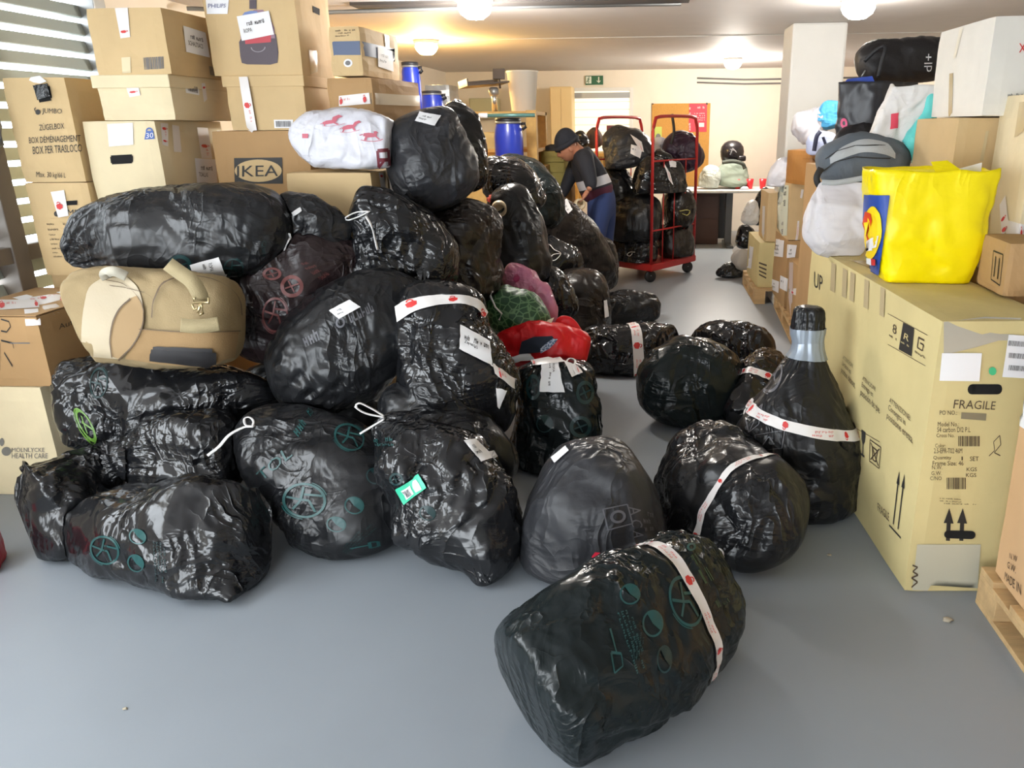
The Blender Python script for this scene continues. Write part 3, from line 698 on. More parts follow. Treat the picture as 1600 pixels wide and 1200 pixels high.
# tape-covered carton and the pale one under it
tapes(AU, [(0, 476), (96, 457), (104, 461), (0, 486)], (.55,))
tapes(AU, [(0, 472), (120, 455), (128, 460), (0, 486)], (.02,))
tapes(AU, [(55, 470), (140, 455), (142, 464), (62, 482)], (.4, .9))
paper(AU, [(88, 458), (112, 452), (134, 456), (110, 464)], ['#8'])
paper(AU, [(8, 463), (26, 457), (52, 464), (36, 471)], [])
tapes(AU, [(0, 470), (60, 470), (62, 482), (0, 486)], (.05, .92), off=.006)
stick(AU, [(38, 485), (60, 484), (62, 508), (42, 509)], s_rect(3, 3), TAPE, 'tape_strip', .006)
stick(AU, [(66, 480), (96, 475), (96, 496), (68, 487)], s_poly([(0, .5), (.1, 1), (.9, 1), (1, .7), (.7, .6), (.95, .3), (.6, .3), (.8, 0), (.2, .2)]), mat('film_tape', c(214, 204, 196), .25), 'tape_strip', .006)
stick(AU, [(91, 507), (128, 492), (128, 502), (92, 515)], s_text('Aufre'), INKB, 'lettering')
stick(AU, [(112, 476), (128, 468), (128, 478), (113, 484)], s_text('Fra'), INKB, 'lettering')
stick(AU, [(0, 495), (20, 495), (26, 590), (0, 590)], s_join(s_line([(.1, .95), (.7, .9), (.8, .8), (.5, .7), (.1, .72)], .03), s_line([(.1, .55), (.9, .5), (.95, .42)], .03), s_line([(.3, .35), (.8, .15)], .03), s_line([(0, .1), (.02, .5)], .03)), INK, 'pen_marks')
stick(AU, (16, 533, 47, 539), s_line([(0, .5), (1, .5)], .3), INKG, 'pen_marks')
stick(MO, [(19, 698), (70, 698), (70, 706), (19, 706)], s_text('MÖLNLYCKE'), INKG, 'lettering')
stick(MO, [(19, 708), (75, 708), (75, 716), (19, 716)], s_text('HEALTH CARE'), INKG, 'lettering')
LG = mat('grey_dot_print', c(120, 118, 112), .6)
stick(MO, (3, 698, 18, 712), s_disc(.5, 16), LG, 'logo'); stick(MO, (0, 684, 7, 697), s_disc(.5, 16), LG, 'logo')

# ================================================================ THE BAG HEAP
HI = (120, 108); LO = (72, 64)
# --- nearest, on the open floor
B1 = bag('garbage_bag', 'black bag lying alone nearest the camera, bound by printed white tape', [(818, 1092, 112), (890, 1048, 126), (975, 995, 124), (1050, 948, 112), (1118, 910, 92)], FT, ratio=.92, p=(4.5, 2.4), e=(.10, .28), seed=1, fold=(.03, .05), ring=[(.63, .042, .04)], res=(140, 128), sq=2.7, wr=.9, group='bin bags on the open floor', lump=.8)
B2 = bag('garbage_bag', 'matte grey-black bulging bag behind the nearest taped bag', [(962, 684, 44, 2.78), (944, 735, 88, 2.72), (934, 795, 110, 2.66), (930, 850, 110, 2.62), (922, 912, 94, 2.58)], FG, ratio=.95, p=(2.0, 3.0), e=(.25, .14), seed=2, fold=(.06, 0), res=HI, wr=.8, crease=.7, group='bin bags on the open floor', lump=.8)
B3 = bag('garbage_bag', 'black bag girdled by a thin white strip, leaning on the tall tied bag', [(1050, 716, 60), (1095, 745, 90), (1150, 788, 101), (1205, 830, 91), (1245, 860, 66)], FM, ratio=.78, p=(2.6, 2.3), e=(.16, .2), seed=3, ring=[(.70, .022, .05)], res=HI, group='bin bags on the open floor', pil=(.5, 0))
B4 = bag('garbage_bag', 'tall black sack with its neck wound in silver tape beside the bicycle carton', [(1266, 478, 23, 3.18), (1262, 515, 25, 3.18), (1262, 545, 23, 3.17), (1256, 590, 48, 3.16), (1249, 645, 80, 3.14), (1243, 705, 95, 3.12), (1245, 765, 94, 3.10), (1252, 815, 80, 3.08)], FM, ratio=.9, p=(3, 3.06), e=(.03, .10), seed=4, fold=(.22, 0), res=HI, kf=12, group='bin bags on the open floor')
B5 = bag('garbage_bag', 'round black bag like a ball in the middle of the floor', [(1000, 606, 58), (1035, 603, 68), (1075, 600, 70), (1115, 600, 66), (1148, 602, 54)], FT, ratio=1, p=(2.2, 2.2), e=(.4, .4), seed=5, res=HI, wr=.7, crease=.8, group='bin bags on the open floor')
B6 = bag('garbage_bag', 'black bag lying behind the ball-shaped bag', [(1092, 540, 34), (1130, 545, 46), (1170, 552, 46), (1206, 566, 36)], FB, p=(2.6, 2.4), e=(.25, .25), seed=6, res=(84, 72), group='bin bags on the open floor')
B8 = bag('garbage_bag', 'small shiny black bag with tape wedged between ball-shaped and tall bags', [(1212, 552, 26, 4.25), (1192, 590, 40, 4.1), (1172, 632, 42, 3.95), (1160, 672, 34, 3.85)], FB, p=(2.4, 2.4), e=(.25, .2), seed=7, ring=[(.52, .04, .05)], res=(84, 72), group='bin bags on the open floor', fold=(.08, 0))
B7 = bag('garbage_bag', 'black bundle lying with a printed tape band, behind the red bag', [(912, 548, 36), (950, 549, 42), (1000, 547, 43), (1062, 543, 36)], FB, p=(3, 3.2), e=(.2, .14), seed=8, ring=[(.50, .05, .03)], res=(92, 80), sq=2.8, group='bin bags on the open floor', pil=(0, .6))
# --- front row of the heap
B9 = bag('garbage_bag', 'black bag with a bright green sticker, pointed corner on the floor', [(582, 664, 16, 2.84), (615, 680, 42, 2.82), (660, 722, 76, 2.74), (705, 775, 94, 2.66), (742, 830, 84, 2.58), (757, 880, 46, 2.48), (753, 922, 8, 2.41)], FB, ratio=.85, p=(2.2, 2.6), e=(.06, .03), seed=9, fold=(.14, .05), res=HI)
B10 = bag('garbage_bag', 'dark bag with large teal recycling rings and white drawstring', [(386, 698, 44, 3.06), (430, 700, 72, 3.0), (495, 737, 94, 2.92), (560, 782, 100, 2.84), (638, 832, 74, 2.78)], FM, ratio=.9, p=(2.4, 2.6), e=(.16, .2), seed=10, fold=(.10, 0), res=HI, wr=.75, crease=.8, lump=.8)
B11 = bag('garbage_bag', 'black bag with teal prints lying lowest in front of the left heap', [(118, 838, 40), (190, 832, 68), (280, 838, 86), (355, 842, 96), (425, 838, 78)], FB, ratio=.9, p=(2.8, 2.6), e=(.14, .16), seed=11, fold=(.06, .03), res=HI, wr=.9, pil=(0, .7), tips=[(.86, 3.9, .40, .06)])
B12 = bag('garbage_bag', 'shiny bluish-black bag at the left edge in front of the pale carton', [(190, 735, 34, 2.98), (145, 752, 56, 2.90), (92, 796, 88, 2.76), (36, 815, 66, 2.70)], FB, ratio=.75, p=(2, 2.6), e=(.1, .2), seed=12, fold=(.22, .05), res=HI, kf=10, pil=(0, .8), tips=[(.62, -.5, .35, .07)])
B13 = bag('garbage_bag', 'black bag whose gathered neck points left above the lowest bag', [(176, 722, 34, 2.92), (192, 718, 26, 2.92), (215, 716, 46, 2.93), (265, 712, 66, 2.95), (330, 710, 72, 2.98), (392, 708, 56, 3.02)], FB, ratio=.85, p=(2, 2.4), e=(.02, .2), seed=13, fold=(.30, 0), res=HI, kf=14, zmin=.16)
B14 = bag('garbage_bag', 'glossy black bag with lime green print under the beige duffel', [(100, 638, 72, 3.18), (150, 632, 78, 3.2), (220, 630, 70, 3.22), (320, 626, 58, 3.25), (440, 616, 34, 3.3)], FB, ratio=.9, p=(3, 2), e=(.12, .3), seed=14, fold=(.12, .05), res=HI, zmin=.30, lump=.8)
B15 = bag('garbage_bag', 'big black bag lying on top of the left heap above the beige duffel', [(108, 412, 14, 3.3), (128, 396, 36, 3.32), (170, 374, 58, 3.34), (240, 366, 72, 3.36), (330, 362, 74, 3.38), (410, 360, 66, 3.4), (458, 366, 40, 3.42)], FM, ratio=.95, p=(2, 2.6), e=(.05, .12), seed=15, fold=(.22, .08), res=HI, wr=.85, zmin=.90, pil=(.6, 0), lump=.6)
B16 = bag('garbage_bag', 'plum-tinted bag with faded red rings and a flat pointed end', [(388, 560, 40, 3.42), (410, 520, 64, 3.44), (445, 465, 88, 3.46), (495, 428, 74, 3.5), (560, 415, 44, 3.54), (640, 408, 20, 3.58)], FP, ratio=.8, p=(2.4, 2), e=(.12, .12), seed=16, fold=(.06, .08), res=HI, zmin=.30, pil=(0, 1), lump=.8)
B17 = bag('garbage_bag', 'dark grey bag with faint grey print behind the teal ring bag', [(440, 632, 40, 3.16), (485, 590, 78, 3.22), (545, 535, 92, 3.3), (605, 495, 80, 3.36), (668, 455, 46, 3.42)], FM, ratio=.85, p=(2.2, 2.4), e=(.14, .18), seed=17, fold=(.16, 0), res=HI, kf=11, zmin=.0, lump=.7)
B18 = bag('garbage_bag', 'upright black bag crowned with printed tape and a large paper note, heap centre', [(694, 440, 56, 3.36), (692, 480, 72, 3.32), (698, 530, 82, 3.28), (712, 590, 86, 3.22), (735, 640, 80, 3.16), (770, 690, 44, 3.1)], FB, ratio=.9, p=(2.4, 2.2), e=(.10, .16), seed=18, fold=(.06, .05), res=HI, zmin=.30, pil=(0, .8))
B19 = bag('garbage_bag', 'black bag squeezed beneath the bag with the large paper note', [(590, 632, 22, 3.1), (625, 638, 44, 3.1), (680, 668, 62, 3.06), (745, 712, 60, 3.0), (790, 760, 46, 2.98)], FM, ratio=.9, p=(2, 2.4), e=(.1, .2), seed=19, fold=(.12, 0), res=(92, 80))
B20 = bag('garbage_bag', 'green-black bag with a hanging paper note and teal circles, under the red bag', [(866, 562, 50, 3.64), (868, 600, 64, 3.62), (870, 655, 68, 3.58), (868, 705, 66, 3.55), (866, 742, 56, 3.52)], FT, ratio=.9, p=(2.6, 3), e=(.12, .1), seed=20, fold=(.16, 0), res=HI, sq=2.7)
# --- upper heap
B21 = bag('garbage_bag', 'black bag with a white bow drawstring under the plain carton', [(545, 330, 24, 3.54), (572, 338, 48, 3.56), (605, 368, 76, 3.6), (632, 415, 80, 3.64), (650, 470, 66, 3.66)], FB, ratio=.8, p=(2, 2.4), e=(.08, .15), seed=21, fold=(.18, 0), res=HI, zmin=.4)
B22 = bag('garbage_bag', 'small black bag peeping out below the oval logo carton', [(428, 330, 22, 3.5), (455, 335, 36, 3.5), (500, 350, 34, 3.5), (550, 362, 18, 3.5)], FM, p=(2.2, 2), e=(.2, .2), seed=22, res=LO, zmin=.9, pil=(0, 1))
B23 = bag('garbage_bag', 'matte grey bag with fanned pleats at the top of the centre heap', [(655, 178, 40, 3.98), (662, 200, 58, 3.96), (672, 240, 72, 3.92), (684, 285, 66, 3.9), (700, 325, 50, 3.88)], FG, ratio=.8, p=(2.6, 2.2), e=(.12, .2), seed=23, fold=(.03, .10), res=HI, wr=.8, crease=.8, zmin=.6)
B24 = bag('garbage_bag', 'shiny black bag tucked behind the matte grey pleated bag', [(690, 180, 26, 4.4), (712, 200, 38, 4.36), (728, 250, 34, 4.3), (736, 300, 28, 4.25)], FB, p=(2.4, 2.2), e=(.15, .2), seed=24, res=LO, zmin=.6)
B25 = bag('garbage_bag', 'wrinkled brownish-black bag below the matte grey pleated bag', [(712, 308, 46, 4.1), (712, 345, 62, 4.08), (712, 390, 66, 4.04), (718, 440, 60, 4.0), (722, 480, 46, 3.98)], FW, ratio=.9, p=(2.4, 2.4), e=(.12, .15), seed=25, fold=(.12, 0), res=HI, wr=1.2, zmin=.3)
B26 = bag('garbage_bag', 'smooth black bag with a roll of tape lying on it', [(782, 292, 22, 4.7), (795, 320, 40, 4.66), (805, 360, 48, 4.62), (808, 410, 50, 4.58), (808, 450, 40, 4.55)], FM, ratio=.9, p=(2, 2.4), e=(.14, .15), seed=26, res=(84, 72), crease=.6, zmin=.2)
B27 = bag('garbage_bag', 'black bag with a shiny rim left of the blue barrel foot', [(748, 262, 18, 4.9), (772, 272, 32, 4.9), (802, 295, 42, 4.9), (826, 340, 38, 4.9)], FB, p=(2.2, 2.2), e=(.2, .2), seed=27, res=LO, zmin=.4)
B27b = bag('garbage_bag', 'green-black bag just under the blue barrel', [(762, 268, 20, 5.9), (795, 274, 34, 5.9), (825, 288, 36, 5.85), (848, 318, 34, 5.8), (852, 360, 30, 5.8)], FT, p=(2.2, 2.2), e=(.2, .2), seed=28, res=LO, zmin=.3)
B28 = bag('garbage_bag', 'brownish bag with a small paper note in front of the person', [(844, 304, 15, 6.6), (856, 322, 28, 6.62), (878, 358, 41, 6.7), (908, 400, 47, 6.85), (930, 442, 42, 7.0)], FW, p=(2.4, 2.4), e=(.15, .2), seed=29, fold=(.06, 0), res=(92, 80))
B28b = bag('garbage_bag', 'crumpled brown-black bag at the right foot of the far heap', [(942, 370, 18, 7.1), (938, 395, 26, 7.05), (938, 425, 28, 7.0), (948, 455, 22, 6.95)], FW, p=(2, 2.4), e=(.15, .2), seed=30, fold=(.12, 0), res=LO)
B31 = bag('garbage_bag', 'small black bag with thin loose drawstring in the far heap', [(832, 392, 26, 5.7), (855, 402, 36, 5.7), (880, 415, 34, 5.75), (905, 430, 24, 5.8)], FB, p=(2.4, 2.2), e=(.2, .25), seed=31, res=LO, zmin=.2)
B29 = bag('garbage_bag', 'large black bag standing behind the red bag, slim paper strip on it', [(898, 420, 30, 5.5), (900, 445, 46, 5.5), (898, 495, 54, 5.48), (895, 550, 50, 5.46)], FW, p=(2.4, 2.8), e=(.14, .12), seed=32, fold=(.10, 0), res=(84, 72))
B34 = bag('garbage_bag', 'small glossy black bag with white ribbon beside the pink flowery bag', [(828, 425, 18, 4.7), (845, 440, 32, 4.7), (865, 470, 36, 4.7), (880, 505, 30, 4.7)], FB, p=(2.2, 2.2), e=(.2, .2), seed=33, res=LO, fold=(.1, 0), zmin=.2)
B30 = bag('garbage_bag', 'black bag lying flat on the floor at the far end of the aisle side', [(940, 484, 24), (965, 484, 28), (1000, 482, 28), (1028, 484, 20)], FM, p=(2.6, 2.6), e=(.25, .2), seed=34, res=LO)
B35 = bag('garbage_bag', 'dark bag in shadow between the wrinkled bag and the green leafy bag', [(735, 430, 30, 4.42), (755, 445, 42, 4.42), (770, 485, 46, 4.42), (785, 535, 44, 4.42)], FM, p=(2.4, 2.4), e=(.2, .2), seed=35, res=LO, zmin=.2)
B36 = bag('garbage_bag', 'black bag seen in the gap under the plum-tinted bag, behind the duffel', [(372, 596, 40, 3.72), (420, 622, 62, 3.68), (490, 650, 66, 3.62), (560, 672, 60, 3.56), (600, 690, 44, 3.52)], FM, ratio=.6, p=(2.4, 2.4), e=(.2, .2), seed=36, res=LO)

# --- tapes, papers, prints and strings of the bags
SILVER = mat('silver_tape', c(150, 160, 172), .3, .3)
band(B4, .135, .075, SILVER, 0, 'silver_tape', .007); band(B4, .20, .07, SILVER, 0, 'silver_tape', .008)
band(B4, .50, .042, None, 6, 'tape_band', .006, .03)
string_on(B4, [(1178, 640), (1168, 636), (1163, 645), (1167, 655)], .005)
stick(B4, [(1162, 655), (1195, 625), (1200, 655), (1168, 680)], s_join(s_line([(.1, .1), (.1, .9), (.9, .9), (.6, .1), (.1, .1)], .05), s_line([(.1, .1), (.9, .9)], .05)), GREYP, 'print')
stick(B4, [(1180, 680), (1226, 672), (1222, 700), (1182, 705)], s_join(s_line([(0, 0), (1, 0), (1, 1), (0, 1), (0, 0)], .03), s_line([(.2, .2), (.5, .8), (.7, .3)], .04)), GREYP, 'print')
stick(B4, [(1190, 560), (1225, 545), (1225, 615), (1185, 618)], S_RECYC, GREYP, 'print')
# nearest bag prints
stick(B1, [(968, 912), (1000, 912), (1000, 945), (968, 945)], S_SMALLC, TEAL, 'print')
stick(B1, [(1003, 953), (1036, 953), (1036, 996), (1003, 996)], S_SMALLC, TEAL, 'print')
stick(B1, [(1026, 1008), (1050, 1008), (1050, 1052), (1026, 1052)], S_SMALLC, TEALD, 'print')
stick(B1, [(1030, 902), (1085, 890), (1108, 975), (1060, 990)], S_RECYC, TEAL, 'print')
stick(B1, [(962, 958), (985, 950), (1012, 1040), (994, 1055)], s_rot90(S_TEXTLINES, 3), TEAL, 'print')
stick(B1, [(985, 995), (1008, 985), (1002, 1030), (990, 1040)], s_rot90(S_TEXTLINES, 3), TEALD, 'print')
stick(B1, [(952, 1020), (972, 1018), (973, 1045), (960, 1052)], s_join(s_line([(0, 0), (.1, 1), (.9, .9), (1, .2), (0, 0)], .12), s_line([(.5, .9), (.3, 1.6)], .1)), TEAL, 'print')
stick(B1, [(1068, 850), (1082, 845), (1140, 940), (1122, 950)], s_place(s_scrib(11), 0, 1, 0, 1), mat('olive_print', c(52, 78, 50), .4), 'print')
stick(B1, [(1072, 850), (1086, 847), (1088, 860), (1074, 863)], s_ring(.25, .5, 12), TEAL, 'print')
string_on(B3, [(1119, 880), (1118, 864), (1124, 858), (1130, 866), (1128, 880)], .006, d=2.4)
RB_ = mat('red_tie', c(210, 30, 60), .5)
stick(B2, (924, 861, 944, 874), s_poly([(0, .4), (.3, 1), (.8, .9), (1, .3), (.5, 0)]), RB_, 'red_tie', .008)
stick(B2, [(942, 796), (980, 788), (988, 818), (950, 828)], s_join(s_line([(0, 0), (0, 1), (1, 1), (1, 0), (0, 0)], .06), s_ring(.2, .32, 18, .5, .5)), GREYP, 'print')
stick(B2, [(982, 792), (1000, 790), (1006, 842), (990, 840)], s_rot90(s_text('A C A'), 3), GREYP, 'print')
stick(B2, [(1000, 790), (1020, 800), (1024, 830), (1008, 832)], s_join(*[s_place(s_scrib(5, k), 0, 1, .05 + k * .33, .28 + k * .33) for k in range(3)]), GREYP, 'print')
paper(B2, [(862, 716), (884, 698), (890, 705), (868, 724)], [], off=.006)
# front row
stick(B9, [(619, 765), (655, 741), (667, 762), (632, 789)], s_rect(6, 4), mat('mint_sticker', c(50, 190, 150), .4), 'sticker', .006)
stick(B9, [(628, 766), (640, 758), (649, 772), (637, 781)], s_rect(2, 2), WHITE, 'sticker_panel', .008)
stick(B9, [(644, 755), (652, 750), (661, 764), (652, 770)], s_rect(2, 2), WHITE, 'sticker_panel', .008)
stick(B9, [(630, 767), (638, 762), (646, 773), (638, 779)], s_barcode(4), INK, 'barcode', .0095)
paper(B9, [(724, 689), (742, 686), (772, 715), (752, 722)], ['#6', '#6'])
paper(B9, [(752, 708), (780, 702), (787, 711), (756, 720)], [])
stick(B9, [(655, 788), (682, 792), (680, 815), (655, 812)], S_SMALLC, TEALD, 'print'); stick(B9, [(610, 738), (632, 740), (628, 760), (608, 757)], S_LOOPC, TEALD, 'print')
stick(B9, [(577, 686), (622, 682), (622, 697), (580, 697)], s_join(s_place(s_scrib(8), 0, 1, .55, 1), s_place(s_scrib(9, 3), 0, .9, 0, .4)), TEAL, 'print')
string_on(B9, [(600, 650), (580, 638), (562, 630), (556, 636), (572, 646), (600, 652)], .006, d=2.84)
string_on(B9, [(600, 655), (585, 664), (562, 678)], .007, d=2.84)
stick(B10, [(437, 752), (512, 752), (514, 812), (440, 812)], S_RECYC, TEAL, 'print')
stick(B10, [(517, 655), (570, 665), (572, 708), (522, 705)], S_RECYC, TEAL, 'print')
stick(B10, [(538, 775), (570, 777), (568, 805), (538, 802)], S_SMALLC, TEAL, 'print'); stick(B10, [(510, 806), (542, 808), (540, 833), (510, 830)], S_SMALLC, TEAL, 'print')
stick(B10, [(572, 730), (600, 732), (598, 758), (572, 755)], S_SMALLC, TEALD, 'print')
stick(B10, [(400, 740), (450, 695), (458, 712), (410, 752)], s_text('TOL'), TEAL, 'print')
stick(B10, [(455, 672), (486, 632), (492, 640), (466, 684)], s_place(s_scrib(8), 0, 1, 0, 1), TEAL, 'print')
stick(B10, [(530, 860), (575, 815), (590, 825), (545, 865)], S_TEXTLINES, TEALD, 'print')
stick(B10, [(545, 852), (590, 845), (592, 855), (548, 862)], s_join(s_line([(0, .5), (.7, .6)], .15), s_line([(.7, .1), (.7, 1), (1, .9), (1, .2), (.7, .1)], .12)), TEAL, 'print')
string_on(B10, [(396, 666), (380, 668), (358, 680), (342, 698), (324, 712)], .011, d=3.0, flat=.35)
string_on(B10, [(396, 666), (384, 664), (382, 654), (390, 652), (396, 658), (394, 668)], .005, d=3.0)
stick(B11, [(138, 832), (190, 838), (188, 888), (140, 880)], S_RECYC, TEAL, 'print'); stick(B11, [(201, 824), (229, 828), (229, 852), (202, 850)], S_SMALLC, TEAL, 'print'); stick(B11, [(199, 864), (226, 868), (226, 895), (200, 892)], S_SMALLC, TEAL, 'print')
stick(B11, [(238, 846), (258, 848), (262, 912), (242, 910)], s_rot90(S_TEXTLINES, 3), TEALD, 'print')
stick(B14, [(110, 640), (128, 632), (160, 690), (140, 696)], s_join(s_ring(.36, .46, 24), s_line([(.3, .3), (.55, .75)], .07), s_line([(.35, .6), (.8, .35)], .07)), LIME, 'print')
stick(B14, [(112, 640), (126, 636), (160, 690), (132, 694)], s_ring(.46, .52, 24), LIME, 'print')
stick(B14, [(138, 575), (172, 568), (168, 622), (140, 625)], S_RECYC, TEALD, 'print')
paper(B15, [(297, 413), (342, 401), (355, 436), (306, 440)], [], off=.006)
stick(B15, [(303, 414), (340, 404), (350, 436), (310, 438)], s_rot90(s_join(s_place(s_scrib(8), .05, .85, .42, .55), s_place(s_text('ROPA'), .1, .5, .66, .8)), 3), INK, 'lettering', .008)
stick(B15, [(345, 405), (380, 400), (384, 435), (350, 440)], S_RECYC, TEALD, 'print'); stick(B15, [(408, 376), (416, 376), (416, 400), (409, 402)], s_rot90(s_text('Quic'), 3), TEALD, 'print')
stick(B15, (262, 398, 300, 432), S_LOOPC, TEALD, 'print')
string_on(B15, [(452, 365), (455, 378), (452, 392), (447, 400), (444, 394), (448, 382), (453, 372)], .005, d=3.4)
for q, s in (((408, 462, 452, 522), S_RECYC), ((438, 430, 474, 465), S_LOOPC), ((470, 466, 506, 492), S_LOOPC), ((410, 418, 440, 438), S_LOOPC)): stick(B16, q, s, PINKP, 'print')
stick(B16, [(466, 412), (482, 408), (518, 430), (505, 440)], S_TEXTLINES, PINKP, 'print')
paper(B16, [(612, 412), (635, 400), (650, 425), (618, 432)], ['#8'], off=.006)
paper(B17, [(515, 486), (546, 469), (563, 480), (530, 498)], ['#6', '#4'], off=.006)
stick(B17, [(470, 525), (512, 504), (518, 522), (477, 543)], s_scrib(5), GREYP, 'print'); stick(B17, [(522, 500), (536, 493), (541, 508), (528, 515)], s_ring(.3, .5, 16), GREYP, 'print'); stick(B17, [(542, 490), (580, 471), (586, 486), (548, 505)], s_scrib(6, 4), GREYP, 'print')
tp = strip_px(B18, [(619, 480), (638, 469), (680, 462), (722, 462), (748, 470), (761, 488)], [(622, 503), (646, 488), (684, 477), (722, 475), (744, 483), (756, 498)], TAPE)
stick(B18, [(630, 471), (652, 466), (654, 478), (636, 484)], S_MARK, RED, 'emblem', .0085, tp); stick(B18, [(698, 463), (716, 463), (716, 471), (700, 472)], S_MARK, RED, 'emblem', .0085, tp); stick(B18, [(746, 480), (758, 484), (758, 496), (750, 496)], S_MARK, RED, 'emblem', .0085, tp)
pp = stick(B18, [(719, 508), (764, 534), (768, 572), (717, 546)], s_rect(8, 8), WHITE, 'paper_label', .008)
stick(B18, [(724, 522), (762, 540), (762, 547), (724, 530)], s_scrib(13), INK, 'lettering', .0095, pp); stick(B18, [(724, 531), (745, 540), (745, 547), (724, 538)], s_text('Zapatos'), INK, 'lettering', .0095, pp)
tapes(B18, [(768, 568), (802, 592), (802, 608), (772, 584)], (.35,), off=.008); paper(B18, [(774, 605), (790, 610), (779, 638), (776, 634)], [], off=.008)
pp = stick(B20, [(847, 566), (872, 566), (882, 614), (843, 612)], s_rect(8, 8), WHITE, 'paper_label', .01)
stick(B20, [(850, 568), (876, 570), (880, 612), (848, 610)], s_rot90(s_join(s_place(s_scrib(12), .05, .85, .28, .4), s_place(s_text('ROPA'), .05, .36, .5, .62)), 3), INK, 'lettering', .012, pp)
tapes(B20, [(830, 566), (872, 558), (882, 568), (834, 574)], (.1,), off=.012, text=False); tapes(B20, [(880, 566), (902, 574), (908, 584), (894, 590)], (.7,), off=.012, text=False)
string_on(B20, [(884, 566), (890, 560), (898, 562), (898, 568), (893, 572)], .005)
stick(B20, (838, 648, 864, 676), S_SMALLC, TEALD, 'print'); stick(B20, (890, 650, 924, 684), S_LOOPC, TEALD, 'print'); stick(B20, (900, 595, 928, 632), S_LOOPC, TEALD, 'print'); stick(B20, (822, 585, 845, 625), S_LOOPC, TEALD, 'print')
string_on(B21, [(575, 330), (556, 332), (540, 340), (544, 344), (562, 338), (578, 330)], .006); string_on(B21, [(572, 338), (580, 352), (585, 370), (590, 390)], .008, flat=.4)
paper(B23, [(656, 176), (690, 182), (680, 198), (648, 190)], ['#9', '#7'], off=.008)
paper(B28, [(874, 318), (885, 311), (894, 328), (888, 334)], ['#5', '#5'], off=.008)
paper(B29, [(942, 470), (947, 468), (950, 494), (944, 496)], [], off=.008)
string_on(B31, [(850, 388), (858, 382), (866, 390), (876, 396), (868, 406), (860, 406), (864, 398), (876, 396)], .005, d=5.7)
string_on(B34, [(822, 426), (838, 424), (850, 432), (870, 424)], .007, d=4.7); string_on(B34, [(822, 430), (840, 430), (850, 433)], .006, d=4.7)
stick(B22, [(452, 335), (470, 324), (472, 330), (455, 341)], s_rect(4, 2), STRING, 'drawstring', .006)
stick(B13, [(186, 700), (198, 700), (200, 760), (188, 760)], s_rect(2, 8), FB, 'gathered_tie', .01)

# --- roll of tape resting on the smooth bag
t = bvh(B26); rr = ray(780, 326).normalized(); hit = t.ray_cast(CAM, rr); loc = hit[0] if hit[0] else P(780, 326, 4.5)
M = (-rr).to_track_quat('Z', 'Y').to_matrix().to_4x4() @ Matrix.Rotation(.35, 4, 'X')
tr = latheo('tape_roll', [(.030, -.022), (.042, -.022), (.042, .022), (.030, .022), (.030, -.021)], loc - rr * .03, mat('tan_tape_roll', c(196, 180, 150), .4), None, 32, M)
tag(tr, 'beige roll of packing tape lying on the smooth black bag', 'tape roll')
stick(B26, [(763, 303), (770, 303), (768, 318), (760, 314)], s_rect(3, 3), RED, 'tape_strip', .012)

# ---------------------------------------------------------------- beige duffel
DUF = mat('beige_canvas', c(146, 128, 96), .85, var=.08, vscale=9, bump=.25, bscale=220, spec=.2)
DUFP = mat('pale_leather', c(172, 158, 132), .6, var=.03, bump=.1, bscale=90)
DUFD = mat('beige_webbing', c(146, 132, 98), .8, bump=.3, bscale=300)
PIPE = mat('brown_piping', c(88, 70, 50), .6)
df = bag('duffel_bag', 'beige canvas duffel bag with pale leather end, strap and metal clip', [(140, 500, 62, 3.06), (170, 494, 76, 3.06), (235, 497, 78, 3.06), (310, 498, 76, 3.06), (372, 502, 64, 3.06)], DUF, 'duffel bag', None, .8, (4, 3.2), (.10, .14), 41, (0, 0), .6, .62, 3.2, (), (110, 100), crease=.7)
strip_px(df, [(158, 436), (140, 450), (132, 480), (129, 510), (129, 535), (134, 556)], [(200, 434), (216, 450), (224, 478), (221, 510), (209, 536), (186, 560)], DUFP, 'leather_panel', .004)
strip_px(df, [(205, 466), (188, 482), (177, 505), (173, 530), (176, 556)], [(215, 462), (226, 484), (223, 512), (210, 538), (190, 560)], mat('tan_suede', c(152, 126, 90), .8), 'side_panel', .006)
def seam(pts, w=2.2): return strip_px(df, pts, [(x + w * .8, y + w * .6) for x, y in pts], PIPE, 'piping', .009)
seam([(160, 437), (196, 445), (216, 462), (225, 484), (222, 512), (209, 538), (186, 560)]); seam([(205, 466), (188, 482), (177, 505), (173, 530), (176, 556)])
seam([(238, 496), (241, 470), (252, 446), (272, 436), (300, 432)]); seam([(300, 432), (332, 438), (358, 452), (371, 470), (374, 492)]); seam([(172, 446), (200, 450), (230, 458), (242, 468)])
strip_px(df, [(216, 514), (260, 517), (310, 519), (372, 516)], [(196, 560), (250, 568), (310, 572), (364, 572)], mat('tan_base_canvas', c(146, 118, 80), .85, bump=.2, bscale=200), 'base_panel', .004)
seam([(218, 514), (260, 517), (310, 519), (372, 516)])
pk = stick(df, [(238, 541), (336, 544), (336, 572), (236, 562)], s_join(s_rect(10, 4, .0, 1, 0, .8), s_rect(10, 2, .04, .96, .8, 1)), mat('black_rubber', c(28, 26, 28), .6), 'black_patch', .012)
